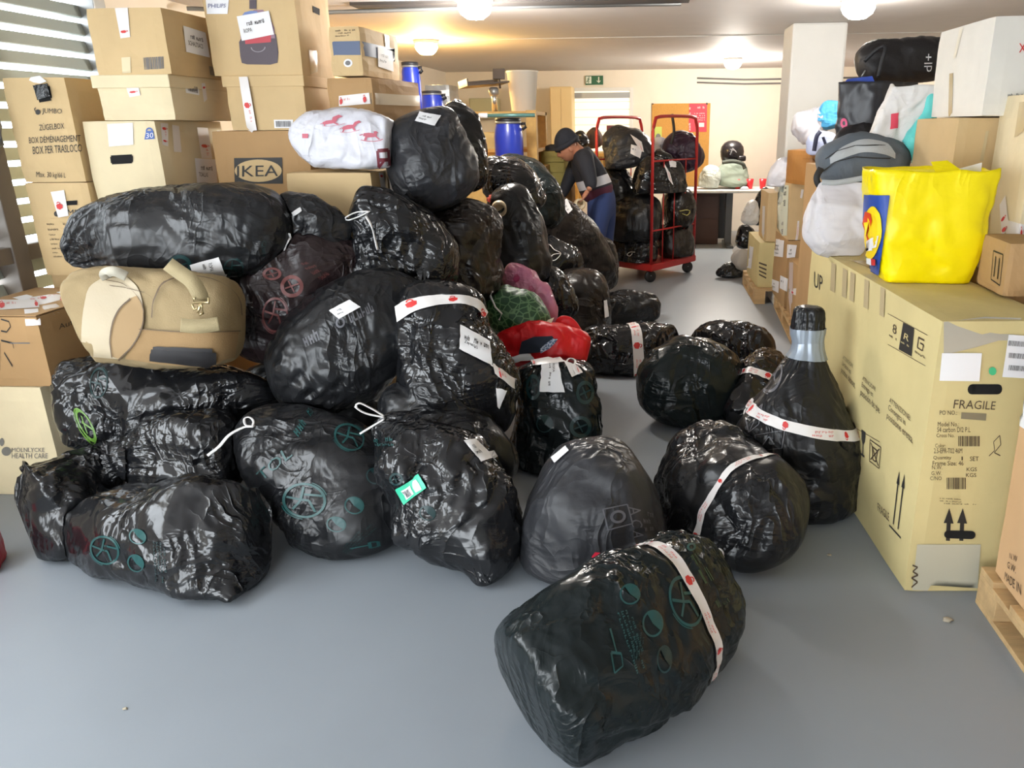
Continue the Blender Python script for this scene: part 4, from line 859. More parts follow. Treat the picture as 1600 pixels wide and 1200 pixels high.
def strap(pxs, w, m, name, parent, dd, thick=.004):
    pts = [P(x, y, d) for (x, y), d in zip(pxs, dd)]; pts = [Vector(p) for p in crom([list(p) for p in pts], 24)]; v = []; f = []
    for i, p_ in enumerate(pts):
        tg = (pts[min(i + 1, 23)] - pts[max(i - 1, 0)]).normalized(); s = tg.cross((p_ - CAM).normalized()); s = (s + Vector((0, .3, 0)) * 0).normalized() * w / 2
        v += [p_ + s, p_ - s]
    f = [(2 * i, 2 * i + 1, 2 * i + 3, 2 * i + 2) for i in range(23)]
    o = pyd(name, v, f, m, parent, True); md = o.modifiers.new('t', 'SOLIDIFY'); md.thickness = thick; return o
strap([(262, 412), (280, 425), (300, 440), (312, 460), (313, 470)], .055, DUFD, 'shoulder_strap', df, [2.93, 2.87, 2.82, 2.80, 2.80])
strap([(198, 432), (178, 424), (164, 428), (168, 436)], .038, mat('pale_webbing', c(180, 174, 158), .8), 'carry_loop', df, [2.95, 2.93, 2.93, 2.95])
strap([(282, 508), (310, 510), (342, 506)], .052, DUFD, 'strap_end', df, [2.80, 2.79, 2.80])
BR = mat('brass_clip', c(190, 172, 130), .3, .8)
tubeo('clip', [P(*q, 2.785) for q in ((303, 465), (303, 473), (326, 473), (326, 465))], .005, BR, df)
tubeo('clip', [P(*q, 2.785) for q in ((314, 473), (311, 484), (308, 488), (312, 492), (317, 490), (316, 480), (314, 474))], .005, BR, df)
tubeo('clip', [P(*q, 2.785) for q in ((300, 475), (304, 484), (310, 480))], .004, BR, df)

# ---------------------------------------------------------------- white bag with horses on the plain carton
WP = film('white_film', c(204, 204, 212), .4, .35, 8, .4)
hb = bag('shopping_bag', 'white bag printed with pink rocking horses on the plain carton', [(468, 238, 22, 3.88), (488, 226, 42, 3.86), (530, 220, 50, 3.84), (575, 224, 50, 3.82), (615, 228, 40, 3.80)], WP, 'shopping bag', None, .75, (2.6, 5), (.16, .06), 42, (.05, 0), .8, 1.405, 2.8, (), (92, 84))
HORSE = s_join(s_poly([(.12, .45), (.2, .7), (.45, .78), (.72, .72), (.78, .45), (.6, .35), (.3, .32)]), s_poly([(.65, .6), (.75, .95), (.92, 1), (1, .8), (.85, .72), (.8, .5)]), s_line([(.25, .4), (.15, .1)], .09), s_line([(.7, .42), (.8, .12)], .09), s_line([(0, .15), (.2, .04), (.5, 0), (.8, .04), (1, .15)], .05), s_line([(.15, .6), (.0, .5)], .07))
HP = mat('pink_print', c(190, 100, 115), .6); HD = mat('dark_red_print', c(110, 40, 52), .6)
for q in ([(497, 190), (535, 178), (540, 195), (505, 198)], [(530, 195), (565, 188), (562, 205), (532, 208)], [(560, 203), (590, 205), (600, 220), (565, 222)]):
    stick(hb, q, HORSE, HP, 'horse_print', .003)
stick(hb, [(588, 236), (608, 234), (610, 262), (590, 264)], s_join(s_line([(.1, 0), (.1, 1), (.9, 1), (.9, 0)], .2), s_line([(.1, .5), (.9, .45)], .2), s_line([(0, 0), (.5, .4)], .15)), HD, 'print', .003)
stick(hb, (473, 209, 482, 216), s_rect(2, 2), HP, 'print', .003)

# ---------------------------------------------------------------- pink flowery bag, green leafy bag, red bag
def two_tone(name, c1, c2, scale, rough=.4, kind='vor', w=.06):
    if name in MATS: return MATS[name]
    m = bpy.data.materials.new(name); m.use_nodes = True; nt = m.node_tree; b = nt.nodes['Principled BSDF']; b.inputs['Roughness'].default_value = rough
    tc = nt.nodes.new('ShaderNodeTexCoord'); v = nt.nodes.new('ShaderNodeTexVoronoi'); v.inputs['Scale'].default_value = scale
    v.feature = 'DISTANCE_TO_EDGE' if kind == 'vor' else 'F1'
    nt.links.new(tc.outputs['Object'], v.inputs['Vector']); r = nt.nodes.new('ShaderNodeValToRGB')
    r.color_ramp.elements[0].position = w * .6; r.color_ramp.elements[0].color = c2; r.color_ramp.elements[1].position = w * 1.6; r.color_ramp.elements[1].color = c1
    nt.links.new(v.outputs['Distance'], r.inputs[0]); nt.links.new(r.outputs[0], b.inputs['Base Color']); MATS[name] = m; return m
pk_ = bag('plastic_bag', 'pink flowery crinkled bag on top of the green leafy one', [(795, 412, 10, 4.28), (806, 430, 22, 4.26), (825, 455, 28, 4.22), (848, 485, 25, 4.18), (866, 505, 12, 4.15)], film('pink_film', c(186, 112, 140), .18, .9, 11, .6), 'plastic bag', None, .7, (2.4, 2.4), (.15, .15), 43, (.1, .1), 1.3, .3, 2.4, (), (72, 60))
gr_ = bag('plastic_bag', 'green leaf patterned drawstring bag above the red bag', [(762, 458, 16, 4.1), (776, 472, 34, 4.06), (800, 490, 42, 4.02), (832, 502, 36, 3.99), (862, 508, 14, 3.97)], two_tone('green_leaves', c(28, 70, 38), c(96, 130, 90), 26, .45), 'plastic bag', None, .8, (2.2, 2.2), (.15, .15), 44, (.14, .06), .9, .3, 2.3, (), (72, 60))
tubeo('drawstring', [P(*q, 3.88) for q in ((770, 455), (766, 462), (774, 480), (784, 490), (780, 500))], .005, STRING, gr_)
pyd('tag', [P(856, 500, 3.9), P(866, 496, 3.9), P(860, 508, 3.88), P(847, 513, 3.88)], [(0, 1, 2, 3)], mat('cream_tag', c(214, 206, 180), .7), gr_)
REDB = film('red_film', c(205, 16, 24), .4, .3, 8, .4)
FLW = two_tone('rose_spots', c(170, 60, 100), c(150, 40, 80), 30, .3)
for q in ((800, 428, 814, 442), (822, 446, 838, 464), (838, 474, 852, 488), (812, 462, 822, 472)): stick(pk_, q, s_poly([(.1, .4), (.3, .9), (.6, 1), (.9, .6), (.8, .2), (.4, 0)]), FLW, 'flower_print', .003)
rd = bag('shopping_bag', 'bright red shopping bag with dark garment, under the green leafy bag', [(782, 545, 26, 3.92), (808, 540, 34, 3.9), (850, 540, 38, 3.88), (890, 545, 36, 3.88), (920, 552, 28, 3.88)], REDB, 'shopping bag', None, .8, (3.4, 3.4), (.14, .14), 45, (0, 0), 1.0, .40, 3, (), (80, 70))
rh = bag('red_handle', '', [(868, 502, 8, 4.0), (885, 508, 14, 3.98), (898, 525, 14, 3.96), (905, 545, 10, 3.94)], REDB, None, None, .35, (2.4, 2.4), (.2, .2), 46, (0, 0), .5, .3, 2.4, (), (40, 32))
rh.name = 'handle_flap'; rh.parent = rd
for k in ('label', 'category', 'group'):
    if k in rh: del rh[k]
gm = stick(rd, [(812, 530), (868, 522), (870, 548), (808, 555)], s_poly([(.05, 0), (.1, .8), (.4, 1), (.9, .9), (1, .5), (.7, .3), (.6, .0)]), mat('navy_cloth', c(34, 42, 56), .9), 'dark_garment', .012)
stick(rd, [(842, 540), (868, 527), (878, 536), (846, 552)], s_poly([(0, 0), (.1, .5), (.4, .8), (.8, 1), (1, .6), (.7, .3), (.4, .1)]), two_tone('denim_print', c(90, 104, 130), c(190, 196, 210), 60, .8), 'garment_pattern', .014)
paper(rd, [(790, 558), (830, 552), (838, 562), (796, 566)], [], off=.012)

# ================================================================ RIGHT SIDE
gR = 'cartons along the right side'
BK = carton('bicycle_box', 'long yellowish bicycle carton printed with fragile and arrows', (.935, 2.45, 0), (.39, 1.62, 1.0), CARDY, side='L', z0=0, rot=.055, seed=21, group=gR, bulge=.004)
# --- side face
stick(BK, [(1396, 505), (1402, 509), (1401, 524), (1395, 519)], s_text('8'), INKB, 'logo')
stick(BK, [(1390, 521), (1402, 529), (1402, 533), (1390, 525)], s_scrib(6), INKB, 'lettering')
p = stick(BK, [(1412, 504), (1429, 513), (1425, 557), (1405, 546)], s_rect(4, 4), INK, 'logo')
stick(BK, [(1415, 520), (1423, 525), (1421, 534), (1413, 529)], s_text('R'), CARDY, 'lettering', .0035, p); stick(BK, [(1409, 532), (1424, 541), (1424, 544), (1409, 535)], s_scrib(8), CARDY, 'lettering', .0035, p)
stick(BK, [(1436, 527), (1445, 532), (1442, 548), (1434, 543)], s_line([(1, 1), (0, 1), (0, 0), (1, 0), (1, .6), (.4, .6)], .16), INKB, 'logo')
stick(BK, [(1430, 546), (1446, 556), (1446, 561), (1430, 551)], s_scrib(6, 3), INKB, 'lettering')
stick(BK, [(1388, 490), (1450, 524), (1447, 572), (1388, 538)], s_join(s_line([(0, 1), (1, 1)], .02), s_line([(0, 0), (1, 0)], .02)), INKB, 'logo_border')
for q, t in (([(1318, 555), (1335, 570), (1337, 612), (1314, 584)], 'ATTENTION!\nLivraison en\nposition debout'), ([(1349, 586), (1371, 605), (1376, 652), (1344, 620)], 'ATENCIÓN!\nEntrega en\nposición de pie'), ([(1391, 621), (1424, 650), (1427, 698), (1385, 656)], 'ATTENZIONE!\nConsegna in\nposizione eretta')):
    stick(BK, q, s_text(t), INKB, 'lettering')
stick(BK, [(1330, 656), (1339, 663), (1338, 696), (1329, 690)], s_join(*[s_ring(.34, .5, 8, .5, .5, a, a + 1.6) for a in (.2, 2.3, 4.4)]), INKB, 'recycling_mark')
stick(BK, [(1346, 670), (1354, 676), (1352, 716), (1345, 710)], s_join(s_poly([(.1, 1), (.9, 1), (.85, .65), (.5, .45), (.15, .65)]), s_rect(1, 2, .42, .58, .1, .5), s_rect(1, 1, .1, .9, 0, .1)), INK, 'glass_mark')
stick(BK, [(1360, 687), (1377, 699), (1374, 732), (1359, 720)], s_join(s_line([(0, 0), (0, 1), (1, 1), (1, 0), (0, 0)], .05), s_line([(.25, .75), (.35, .2), (.65, .2), (.75, .75), (.2, .78)], .07), s_line([(.1, .9), (.9, .1)], .07), s_line([(.1, .1), (.9, .9)], .07)), INKB, 'bin_mark')
UPA = s_join(s_poly([(.2, .78), (.32, 1), (.44, .78)]), s_rect(1, 10, .28, .36, .1, .8), s_poly([(.6, .78), (.72, 1), (.84, .78)]), s_rect(1, 10, .68, .76, .1, .8), s_rect(4, 1, 0, 1, 0, .03))
stick(BK, [(1400, 732), (1420, 744), (1408, 842), (1390, 822)], UPA, INK, 'up_arrows')
stick(BK, [(1372, 785), (1390, 802), (1390, 815), (1372, 798)], s_text('FRAGILE'), INKB, 'lettering')
stick(BK, [(1273, 424), (1286, 432), (1285, 456), (1272, 448)], s_text('UP'), INK, 'lettering')
stick(BK, [(1315, 655), (1375, 690), (1375, 691), (1315, 656)], s_rect(4, 1), INKB, 'rule')
for x in (1300, 1318, 1330, 1352, 1377):
    y = 410 + (x - 1305) * .50
    stick(BK, [(x, y + 2), (x + 7, y + 6), (x + 5, y + 50), (x - 2, y + 46)], s_rect(2, 6), CLEAR, 'tape_strip', .003)
# --- end face
stick(BK, [(1474, 500), (1596, 494), (1590, 540), (1474, 552)], s_poly([(0, .95), (.5, 1), (1, .9), (1, .2), (.7, .25), (.4, .1), (.12, 0), (0, 0)]), mat('grey_packing_film', c(176, 170, 156), .2, spec=.7), 'packing_film', .004)
p = stick(BK, [(1471, 551), (1533, 551), (1529, 595), (1467, 594)], s_rect(5, 5), WHITE, 'paper_label', .006)
stick(BK, (1544, 573, 1556, 586), s_disc(.5, 18), mat('green_sticker', c(70, 185, 130), .5), 'sticker', .004)
S_SLOT = s_join(s_rect(6, 2, .12, .88, 0, 1), s_disc(.12, 14, .12, .5, 4.1), s_disc(.12, 14, .88, .5, 4.1))
stick(BK, [(1512, 600), (1566, 600), (1565, 616), (1511, 616)], S_SLOT, HOLE, 'hand_hole')
stick(BK, [(1491, 624), (1556, 627), (1554, 640), (1489, 638)], s_text('FRAGILE'), INKB, 'lettering')
for q, t in (((1468, 641, 1495, 648), 'PO NO.:'), ((1465, 659, 1498, 666), 'Model No.:'), ((1464, 667, 1516, 675), 'S4 carbon DI2 P.L'), ((1463, 677, 1491, 683), 'Cross No.'), ((1461, 693, 1477, 699), 'Color:'), ((1459, 700, 1503, 708), '2.5-EPR-T02 46M'), ((1458, 712, 1486, 719), 'Quantity'), ((1502, 713, 1504, 719), '1'), ((1515, 713, 1529, 720), 'SET'), ((1457, 720, 1505, 727), 'Frame Size: 46'), ((1456, 727, 1472, 733), 'N.W.'), ((1510, 730, 1526, 736), 'KGS'), ((1455, 736, 1471, 742), 'G.W.'), ((1509, 739, 1525, 745), 'KGS'), ((1453, 744, 1471, 750), 'C/NO')):
    stick(BK, q, s_text(t), INKB, 'lettering')
stick(BK, [(1502, 644), (1541, 646), (1540, 657), (1501, 654)], s_rect(4, 2), mat('grey_brown_print', c(132, 122, 98), .7), 'patch')
stick(BK, (1497, 681, 1531, 697), s_barcode(11), INKB, 'barcode'); stick(BK, (1479, 746, 1510, 764), s_barcode(12), INKB, 'barcode')
for k in range(3): stick(BK, [(1468, 777 + k * 4), (1502 + 24 * (k == 2), 779 + k * 4), (1502 + 24 * (k == 2), 781 + k * 4), (1468, 779 + k * 4)], s_scrib(18, k), INKB, 'lettering')
ARW = s_join(s_poly([(0, .55), (.5, 1), (1, .55)]), s_rect(2, 4, .3, .72, 0, .56))
for x in (1475, 1496): stick(BK, [(x, 793), (x + 16, 794), (x + 13, 845), (x - 2, 844)], ARW, INK, 'up_arrow')
stick(BK, [(1475, 828), (1524, 829), (1523, 842), (1474, 840)], S_SLOT, HOLE, 'hand_hole', .0035)
stick(BK, [(1428, 850), (1532, 850), (1526, 930), (1420, 922)], s_rect(8, 8, .05, 1, .02, 1), mat('milky_tape', c(190, 186, 166), .3), 'tape_patch', .003)
stick(BK, [(1424, 882), (1436, 882), (1434, 918), (1421, 916)], s_line([(.1, 1), (.8, .9), (.2, .7), (.9, .55), (.1, .4), (.9, .25), (.2, .0)], .08), INKB, 'pen_marks', .005)
stick(BK, [(1548, 680), (1568, 680), (1562, 715), (1543, 712)], s_line([(.1, .0), (.5, .3), (.3, .7), (.7, 1), (.9, .6), (.5, .2), (1, .1)], .05), INKB, 'pen_marks')
p = stick(BK, [(1574, 522), (1606, 524), (1600, 590), (1564, 588)], s_rect(4, 4), WHITE, 'shipping_label', .008)
for k in range(3): stick(BK, [(1574, 531 + 19 * k), (1600, 533 + 19 * k), (1598, 541 + 19 * k), (1573, 539 + 19 * k)], s_barcode(20 + k), INKG, 'barcode', .0095, p)
stick(BK, [(1300, 404), (1400, 448), (1600, 440), (1480, 408)], s_rect(8, 8, .1, .9, .05, .9), CLEAR, 'packing_film', .003)

# --- pallet with the big carton at the right edge
def pallet(name, label, x0, y0, w, l, rot=0):
    e = empty(name, (x0, y0, 0)); tag(e, label, 'pallet', 'wooden pallets')
    M = Matrix.Translation((x0, y0, 0)) @ Matrix.Rotation(rot, 4, 'Z')
    nb = max(4, int(l / .17))
    for k in range(nb):
        a = k * (l - .10) / (nb - 1); boxo('plank', 0, w, a, a + .10, .122, .144, WOOD, e, M, .002)
    for x in (0, w / 2 - .05, w - .10):
        boxo('stringer', x, x + .10, 0, l, .10, .122, WOOD, e, M, .002); boxo('bottom_plank', x, x + .10, 0, l, 0, .02, WOOD, e, M, .002)
        for y in (0, l / 2 - .07, l - .14): boxo('block', x, x + .10, y, y + .14, .02, .10, WOOD, e, M, .003)
    return e
pallet('pallet', 'pale wooden pallet under the large carton at the right edge', 1.165, 1.40, .80, 1.0)
PB = carton('cardboard_box', 'large tan carton on a pallet cut off by the right edge', (1.19, 1.42, 0), (.76, .95, .86), card('pinkish_cardboard', c(206, 168, 126)), side='L', z0=.146, seed=22, group=gR)
stick(PB, [(1575, 862), (1597, 872), (1596, 930), (1570, 905)], s_join(s_place(s_text('N.W'), .2, .75, .78, 1), s_place(s_text('G.W.'), .1, .7, .42, .64), s_place(s_text('MADE IN'), 0, 1, 0, .24)), INKB, 'lettering')
paper(PB, [(1586, 588), (1612, 570), (1612, 676), (1580, 655)], [], name='shipping_paper', off=.006)
# --- cartons behind the bicycle carton
RC1 = carton('cardboard_box', 'pale big carton with taped corner behind the yellow bag', (1.425, 3.10, 0), (.60, .34, .70), CARDP, side='L', z0=1.0, seed=23, group=gR)
RC0 = carton('cardboard_box', 'carton hidden on the floor beneath the pale big carton', (1.43, 3.05, 0), (.62, .85, 1.0), CARDB, side='L', z0=0, seed=24, group=gR)
RC2 = carton('cardboard_box', 'small brown carton with printed arrows on the bicycle carton', (1.262, 2.79, 0), (.15, .27, .19), CARDB, side='L', z0=1.008, seed=25, group=gR, rot=-.05)
RC3 = carton('cardboard_box', 'white carton with a red letter at the top right', (1.335, 3.38, 0), (.50, .56, .37), CARDW, side='L', z0=1.622, seed=26, group=gR, rot=.03)
RC4 = carton('cardboard_box', 'tan carton under the white carton with red letter', (1.275, 3.46, 0), (.34, .48, .61), CARD, side='L', z0=1.008, seed=27, group=gR, rot=.03)
stick(RC2, [(1553, 392), (1568, 398), (1563, 446), (1549, 436)], s_join(s_line([(0, 0), (0, 1), (1, 1), (1, 0), (0, 0)], .05), s_line([(.3, .15), (.3, .85)], .10), s_line([(.7, .15), (.7, .85)], .10)), INK, 'arrow_print')
tapes(RC1, [(1572, 305), (1578, 360), (1566, 368), (1563, 320)], (.6, .9), text=False); tapes(RC1, [(1576, 344), (1604, 352), (1604, 382), (1572, 374)], (.7,))
tapes(RC1, [(1594, 160), (1606, 158), (1600, 205), (1586, 215)], (), m=CLEAR)
stick(RC3, [(1592, 68), (1604, 66), (1604, 84), (1592, 82)], s_text('X'), RED, 'lettering'); stick(RC3, [(1574, 146), (1606, 145), (1606, 150), (1574, 151)], s_scrib(12), INKG, 'lettering')
stick(RC3, [(1500, 45), (1506, 42), (1494, 90), (1490, 92)], s_rect(1, 6), mat('cream_tape', c(230, 224, 208), .3), 'tape_strip'); stick(RC3, [(1484, 115), (1490, 114), (1488, 186), (1482, 188)], s_rect(1, 6), CLEAR, 'tape_strip')
tapes(RC4, [(1540, 205), (1545, 204), (1536, 252), (1530, 252)], (), m=CLEAR)

# ---------------------------------------------------------------- yellow shopping tote
YEL = film('yellow_film', c(250, 228, 0), .38, .16, 6, .4)
def tote(name, label, cat, base, top, z0, z1, m, seed, sag=.02, hollow=True, group=None, nv=34):
    """open bag: base/top = four (x, y) corners counter-clockwise"""
    nt = 96; V = []
    def outline(pts, t):
        k = int(t * 4) % 4; a = t * 4 - int(t * 4); p0 = np.array(pts[k]); p1 = np.array(pts[(k + 1) % 4]); return p0 + (p1 - p0) * a
    cb_, ct_ = np.mean(base, 0), np.mean(top, 0)
    rows = []
    for i in range(nv + 1):
        v = i / nv; row = []
        for j in range(nt):
            t = j / nt; p = outline(base, t) * (1 - v) + outline(top, t) * v; ce = cb_ * (1 - v) + ct_ * v
            a = (t * 4) % 1; rnd = 1 - .10 * abs(2 * a - 1) ** 6; bul = 1 + .05 * math.sin(math.pi * v) ** .7 * (1 - abs(2 * a - 1) ** 2)
            p = ce + (p - ce) * rnd * bul * (1 - .05 * (1 - v) ** 8)
            row.append([p[0], p[1], z0 + (z1 - z0) * v])
        rows.append(row)
    X = np.array(rows); nr = X - np.concatenate([np.broadcast_to(((1 - np.linspace(0, 1, nv + 1))[:, None] * cb_ + np.linspace(0, 1, nv + 1)[:, None] * ct_)[:, None, :], (nv + 1, nt, 2)), X[..., 2:]], -1)
    nr /= np.linalg.norm(nr, axis=-1)[..., None] + 1e-9; q = X * 7 + seed * 3.3
    wq = q + .5 * np.stack([noise(q + 3), noise(q + 9), noise(q + 21)], -1)
    d = sag * (noise(q * .8) + .6 * ridge(wq * 1.3) - .3 + .25 * ridge(wq * 3.1)); X += nr * d[..., None]
    X[-1, :, 2] += sag * 1.2 * noise(np.stack([X[-1, :, 0] * 9, X[-1, :, 1] * 9, np.zeros(nt) + seed], -1))
    v = X.reshape(-1, 3).tolist(); f = [(i * nt + j, i * nt + (j + 1) % nt, (i + 1) * nt + (j + 1) % nt, (i + 1) * nt + j) for i in range(nv) for j in range(nt)]
    f.append(tuple(range(nt))[::-1])
    if hollow:
        kk = 10; inner = X[::-1][:kk] - nr[::-1][:kk] * .006; o0 = len(v); v += inner.reshape(-1, 3).tolist()
        f += [(nv * nt + j, nv * nt + (j + 1) % nt, o0 + (j + 1) % nt, o0 + j) for j in range(nt)]
        f += [(o0 + i * nt + j, o0 + i * nt + (j + 1) % nt, o0 + (i + 1) * nt + (j + 1) % nt, o0 + (i + 1) * nt + j) for i in range(kk - 1) for j in range(nt)]
        f.append(tuple(o0 + (kk - 1) * nt + j for j in range(nt)))
    o = pyd(name, v, f, m, None, True); tag(o, label, cat, group); return o
yb = tote('shopping_bag', 'large yellow shopping bag with a blue logo on the bicycle carton', 'shopping bag', [(.925, 3.06), (1.262, 3.03), (1.275, 3.22), (.94, 3.34)], [(.84, 3.04), (1.31, 3.03), (1.31, 3.22), (.87, 3.38)], 1.005, 1.43, YEL, 51, .010)
stick(yb, [(1352, 304), (1390, 305), (1375, 430), (1347, 416)], s_rect(16, 24), mat('blue_logo', c(40, 75, 160), .4), 'logo', .006)
stick(yb, [(1352, 304), (1390, 305), (1375, 430), (1347, 416)], s_disc(.42, 28, .48, .54, .82), mat('yellow_logo', c(250, 215, 30), .4), 'logo_oval', .010)
stick(yb, [(1352, 330), (1368, 332), (1366, 378), (1346, 380)], s_join(s_poly([(.3, 1), (.8, 1), (1, .7), (.75, 0), (0, .05), (.15, .6)])), mat('orange_logo', c(225, 70, 30), .4), 'logo_letter', .014)
stick(yb, [(1354, 345), (1364, 346), (1361, 370), (1352, 371)], s_poly([(.2, 1), (1, 1), (.8, 0), (0, 0)]), MATS['yellow_logo'], 'logo_letter', .018)
stick(yb, [(1352, 380), (1375, 366), (1374, 384), (1352, 394)], s_rect(3, 2), WHITE, 'logo_letter', .014)
for k, mm in enumerate((mat('flag_green', c(40, 130, 70), .5), WHITE, RED)): stick(yb, [(1352 + 7 * k, 400 + 1.5 * k), (1359 + 7 * k, 401.5 + 1.5 * k), (1359 + 7 * k, 411 + 1.5 * k), (1352 + 7 * k, 409 + 1.5 * k)], s_rect(2, 2), mm, 'logo_flag', .014)
pyd('paper_sheet', [(1.17, 3.18, 1.40), (1.27, 3.14, 1.41), (1.26, 3.12, 1.455), (1.19, 3.16, 1.43), (1.12, 3.16, 1.43)], [(0, 1, 2, 3), (0, 3, 4)], WHITE, yb)
pyd('folded_flap', [(1.07, 3.05, 1.42), (1.17, 3.05, 1.425), (1.12, 3.09, 1.465), (1.06, 3.09, 1.46)], [(0, 1, 2, 3)], YEL, yb)

# ---------------------------------------------------------------- soft bags heaped behind the yellow one
gS = 'soft bags heaped on the right'
WB = film('white_cloth_bag', c(214, 210, 213), .6, .25, 6, .3)
wb = bag('fabric_bag', 'white cloth bag hanging over the end of the bicycle carton', [(1322, 284, 40, 3.70), (1318, 312, 50, 3.69), (1314, 345, 54, 3.68), (1316, 378, 46, 3.67), (1324, 410, 22, 3.66)], WB, 'cloth bag', gS, .5, (4, 2.2), (.08, .2), 52, (0, 0), .8, .98, 2.6, (), (84, 76), crease=.35, pil=(.5, .6))
GRY = mat('grey_backpack_cloth', c(96, 104, 112), .8, bump=.2, bscale=150); LGR = mat('light_grey_cloth', c(178, 182, 184), .8, bump=.2, bscale=150)
bp_ = bag('backpack', 'slate grey backpack with pale upper panel above the white cloth bag', [(1280, 272, 26, 3.95), (1302, 262, 40, 3.95), (1345, 255, 44, 3.95), (1390, 258, 38, 3.95), (1415, 268, 24, 3.95)], GRY, 'backpack', gS, .9, (2.6, 2.6), (.18, .18), 53, (0, 0), .6, 1.2, 2.5, (), (84, 76), crease=.4)
strip_px(bp_, [(1297, 247), (1318, 230), (1348, 219), (1384, 224), (1398, 240)], [(1298, 256), (1324, 245), (1350, 238), (1380, 241), (1398, 248)], LGR, 'top_panel', .006)
stick(bp_, [(1292, 235), (1395, 215), (1398, 262), (1285, 272)], s_join(s_line([(.02, .6), (.2, .85), (.5, .95), (.9, .75)], .03), s_line([(0, .1), (.2, .42), (.5, .5), (.95, .3)], .035)), INK, 'piping', .008)
strap([(1283, 262), (1276, 278), (1282, 292), (1300, 300)], .03, INK, 'strap', bp_, [3.76, 3.75, 3.75, 3.75])
strap([(1284, 285), (1310, 285), (1350, 278)], .025, LGR, 'piping_band', bp_, [3.69, 3.68, 3.68])
bs = tote('paper_bag', 'black paper carrier bag with a pink oval above the grey backpack', 'paper bag', [(.97, 4.34), (1.16, 4.26), (1.38, 4.42), (1.19, 4.52)], [(.955, 4.34), (1.15, 4.24), (1.42, 4.42), (1.2, 4.55)], 1.40, 1.80, mat('black_paper', c(48, 48, 52), .35), 54, .012)
stick(bs, (1313, 184, 1325, 201), s_ring(.2, .48, 18, .5, .5), mat('hot_pink', c(235, 100, 140), .5), 'logo', .004); stick(bs, [(1316, 203), (1334, 199), (1334, 206), (1316, 210)], s_scrib(7), WHITE, 'lettering', .004)
pyd('lining', [(.98, 4.36, 1.77), (1.15, 4.28, 1.78), (1.14, 4.34, 1.83), (1.03, 4.40, 1.82)], [(0, 1, 2, 3)], mat('blue_lining', c(60, 90, 190), .5), bs)
BLK = mat('black_nylon', c(30, 28, 30), .55, bump=.2, bscale=120)
bd = bag('sports_bag', 'black sports duffel with white letters on top of the right heap', [(1338, 108, 20, 4.75), (1356, 102, 32, 4.75), (1395, 97, 34, 4.75), (1440, 93, 33, 4.75), (1500, 92, 28, 4.75)], BLK, 'duffel bag', gS, .9, (2.6, 2.6), (.14, .1), 55, (0, 0), .8, 1.5, 2.6, (), (80, 70), crease=.7)
stick(bd, [(1445, 84), (1457, 84), (1455, 112), (1443, 112)], s_rot90(s_text('dI+'), 1), WHITE, 'lettering', .004)
strap([(1350, 96), (1372, 76), (1384, 74), (1378, 96), (1372, 122)], .02, BLK, 'carry_strap', bd, [4.3, 4.26, 4.24, 4.24, 4.26])
tubeo('zip_pull', [P(1346, 120, 4.24), P(1352, 110, 4.24)], .004, METAL, bd)
wb2 = tote('shopping_bag', 'white carrier bag with red print lying beside the turquoise bag', 'shopping bag', [(1.06, 4.02), (1.27, 4.0), (1.29, 4.12), (1.08, 4.14)], [(1.17, 4.02), (1.40, 4.0), (1.42, 4.12), (1.19, 4.14)], 1.50, 1.77, film('off_white_film', c(224, 222, 220), .45, .3, 6, .4), 56, .02, group=gS)
stick(wb2, [(1392, 178), (1404, 176), (1402, 200), (1391, 202)], s_rect(3, 4), mat('rose_red', c(225, 70, 95), .5), 'print', .004)
tq = bag('plastic_bag', 'turquoise plastic bag hanging beside the tan carton', [(1456, 146, 7, 3.9), (1452, 178, 11, 3.9), (1440, 208, 20, 3.9), (1430, 232, 24, 3.9), (1428, 254, 22, 3.9)], film('turquoise_film', c(110, 220, 215), .4, .3, 7, .4), 'plastic bag', gS, .8, (2, 2.6), (.1, .16), 57, (.1, 0), .9, 1.2, 2.6, (), (64, 56), pil=(0, .5))
bl = bag('plastic_bag', 'bright blue plastic bag beside the white column', [(1290, 158, 8, 6.3), (1295, 172, 18, 6.3), (1298, 190, 20, 6.3), (1300, 202, 14, 6.3)], film('blue_film', c(80, 170, 225), .4, .45, 14, .4), 'plastic bag', gS, .9, (2.2, 2.2), (.2, .2), 58, (.1, 0), 1.4, 1.2, 2.3, (), (56, 48))
wc = bag('plastic_bag', 'translucent white plastic bag left of the bright blue bag', [(1243, 178, 10, 6.4), (1255, 190, 24, 6.4), (1270, 198, 28, 6.4), (1290, 208, 18, 6.4)], WP, 'plastic bag', gS, .9, (2.2, 2.2), (.25, .25), 59, (.05, 0), 1.1, 1.2, 2.3, (), (56, 48))
pb_ = bag('plastic_bag', 'pale blue carrier bag with dark handles below the bright blue bag', [(1288, 205, 16, 5.9), (1286, 216, 22, 5.9), (1284, 232, 24, 5.9), (1284, 242, 20, 5.9)], film('pale_blue_film', c(190, 200, 232), .5, .3, 9, .4), 'plastic bag', gS, .8, (3, 3), (.15, .15), 60, (0, 0), .9, 1.2, 2.6, (), (56, 48))
strap([(1282, 205), (1276, 214), (1272, 236)], .03, mat('navy_strap', c(40, 44, 70), .6), 'handle', pb_, [5.75, 5.73, 5.73]); strap([(1286, 214), (1290, 228), (1284, 236)], .02, MATS['navy_strap'], 'handle', pb_, [5.74, 5.73, 5.73])
lb = carton('leather_case', 'brown leather case on top of the far pale carton', (P(1262, 290, 5.9).x, P(1262, 290, 5.9).y, 0), (.16, .34, .25), mat('brown_leather', c(170, 118, 62), .45, var=.08, bump=.1, bscale=40), side='L', z0=1.16, rot=.35, seed=31, cat='case', bulge=.015)
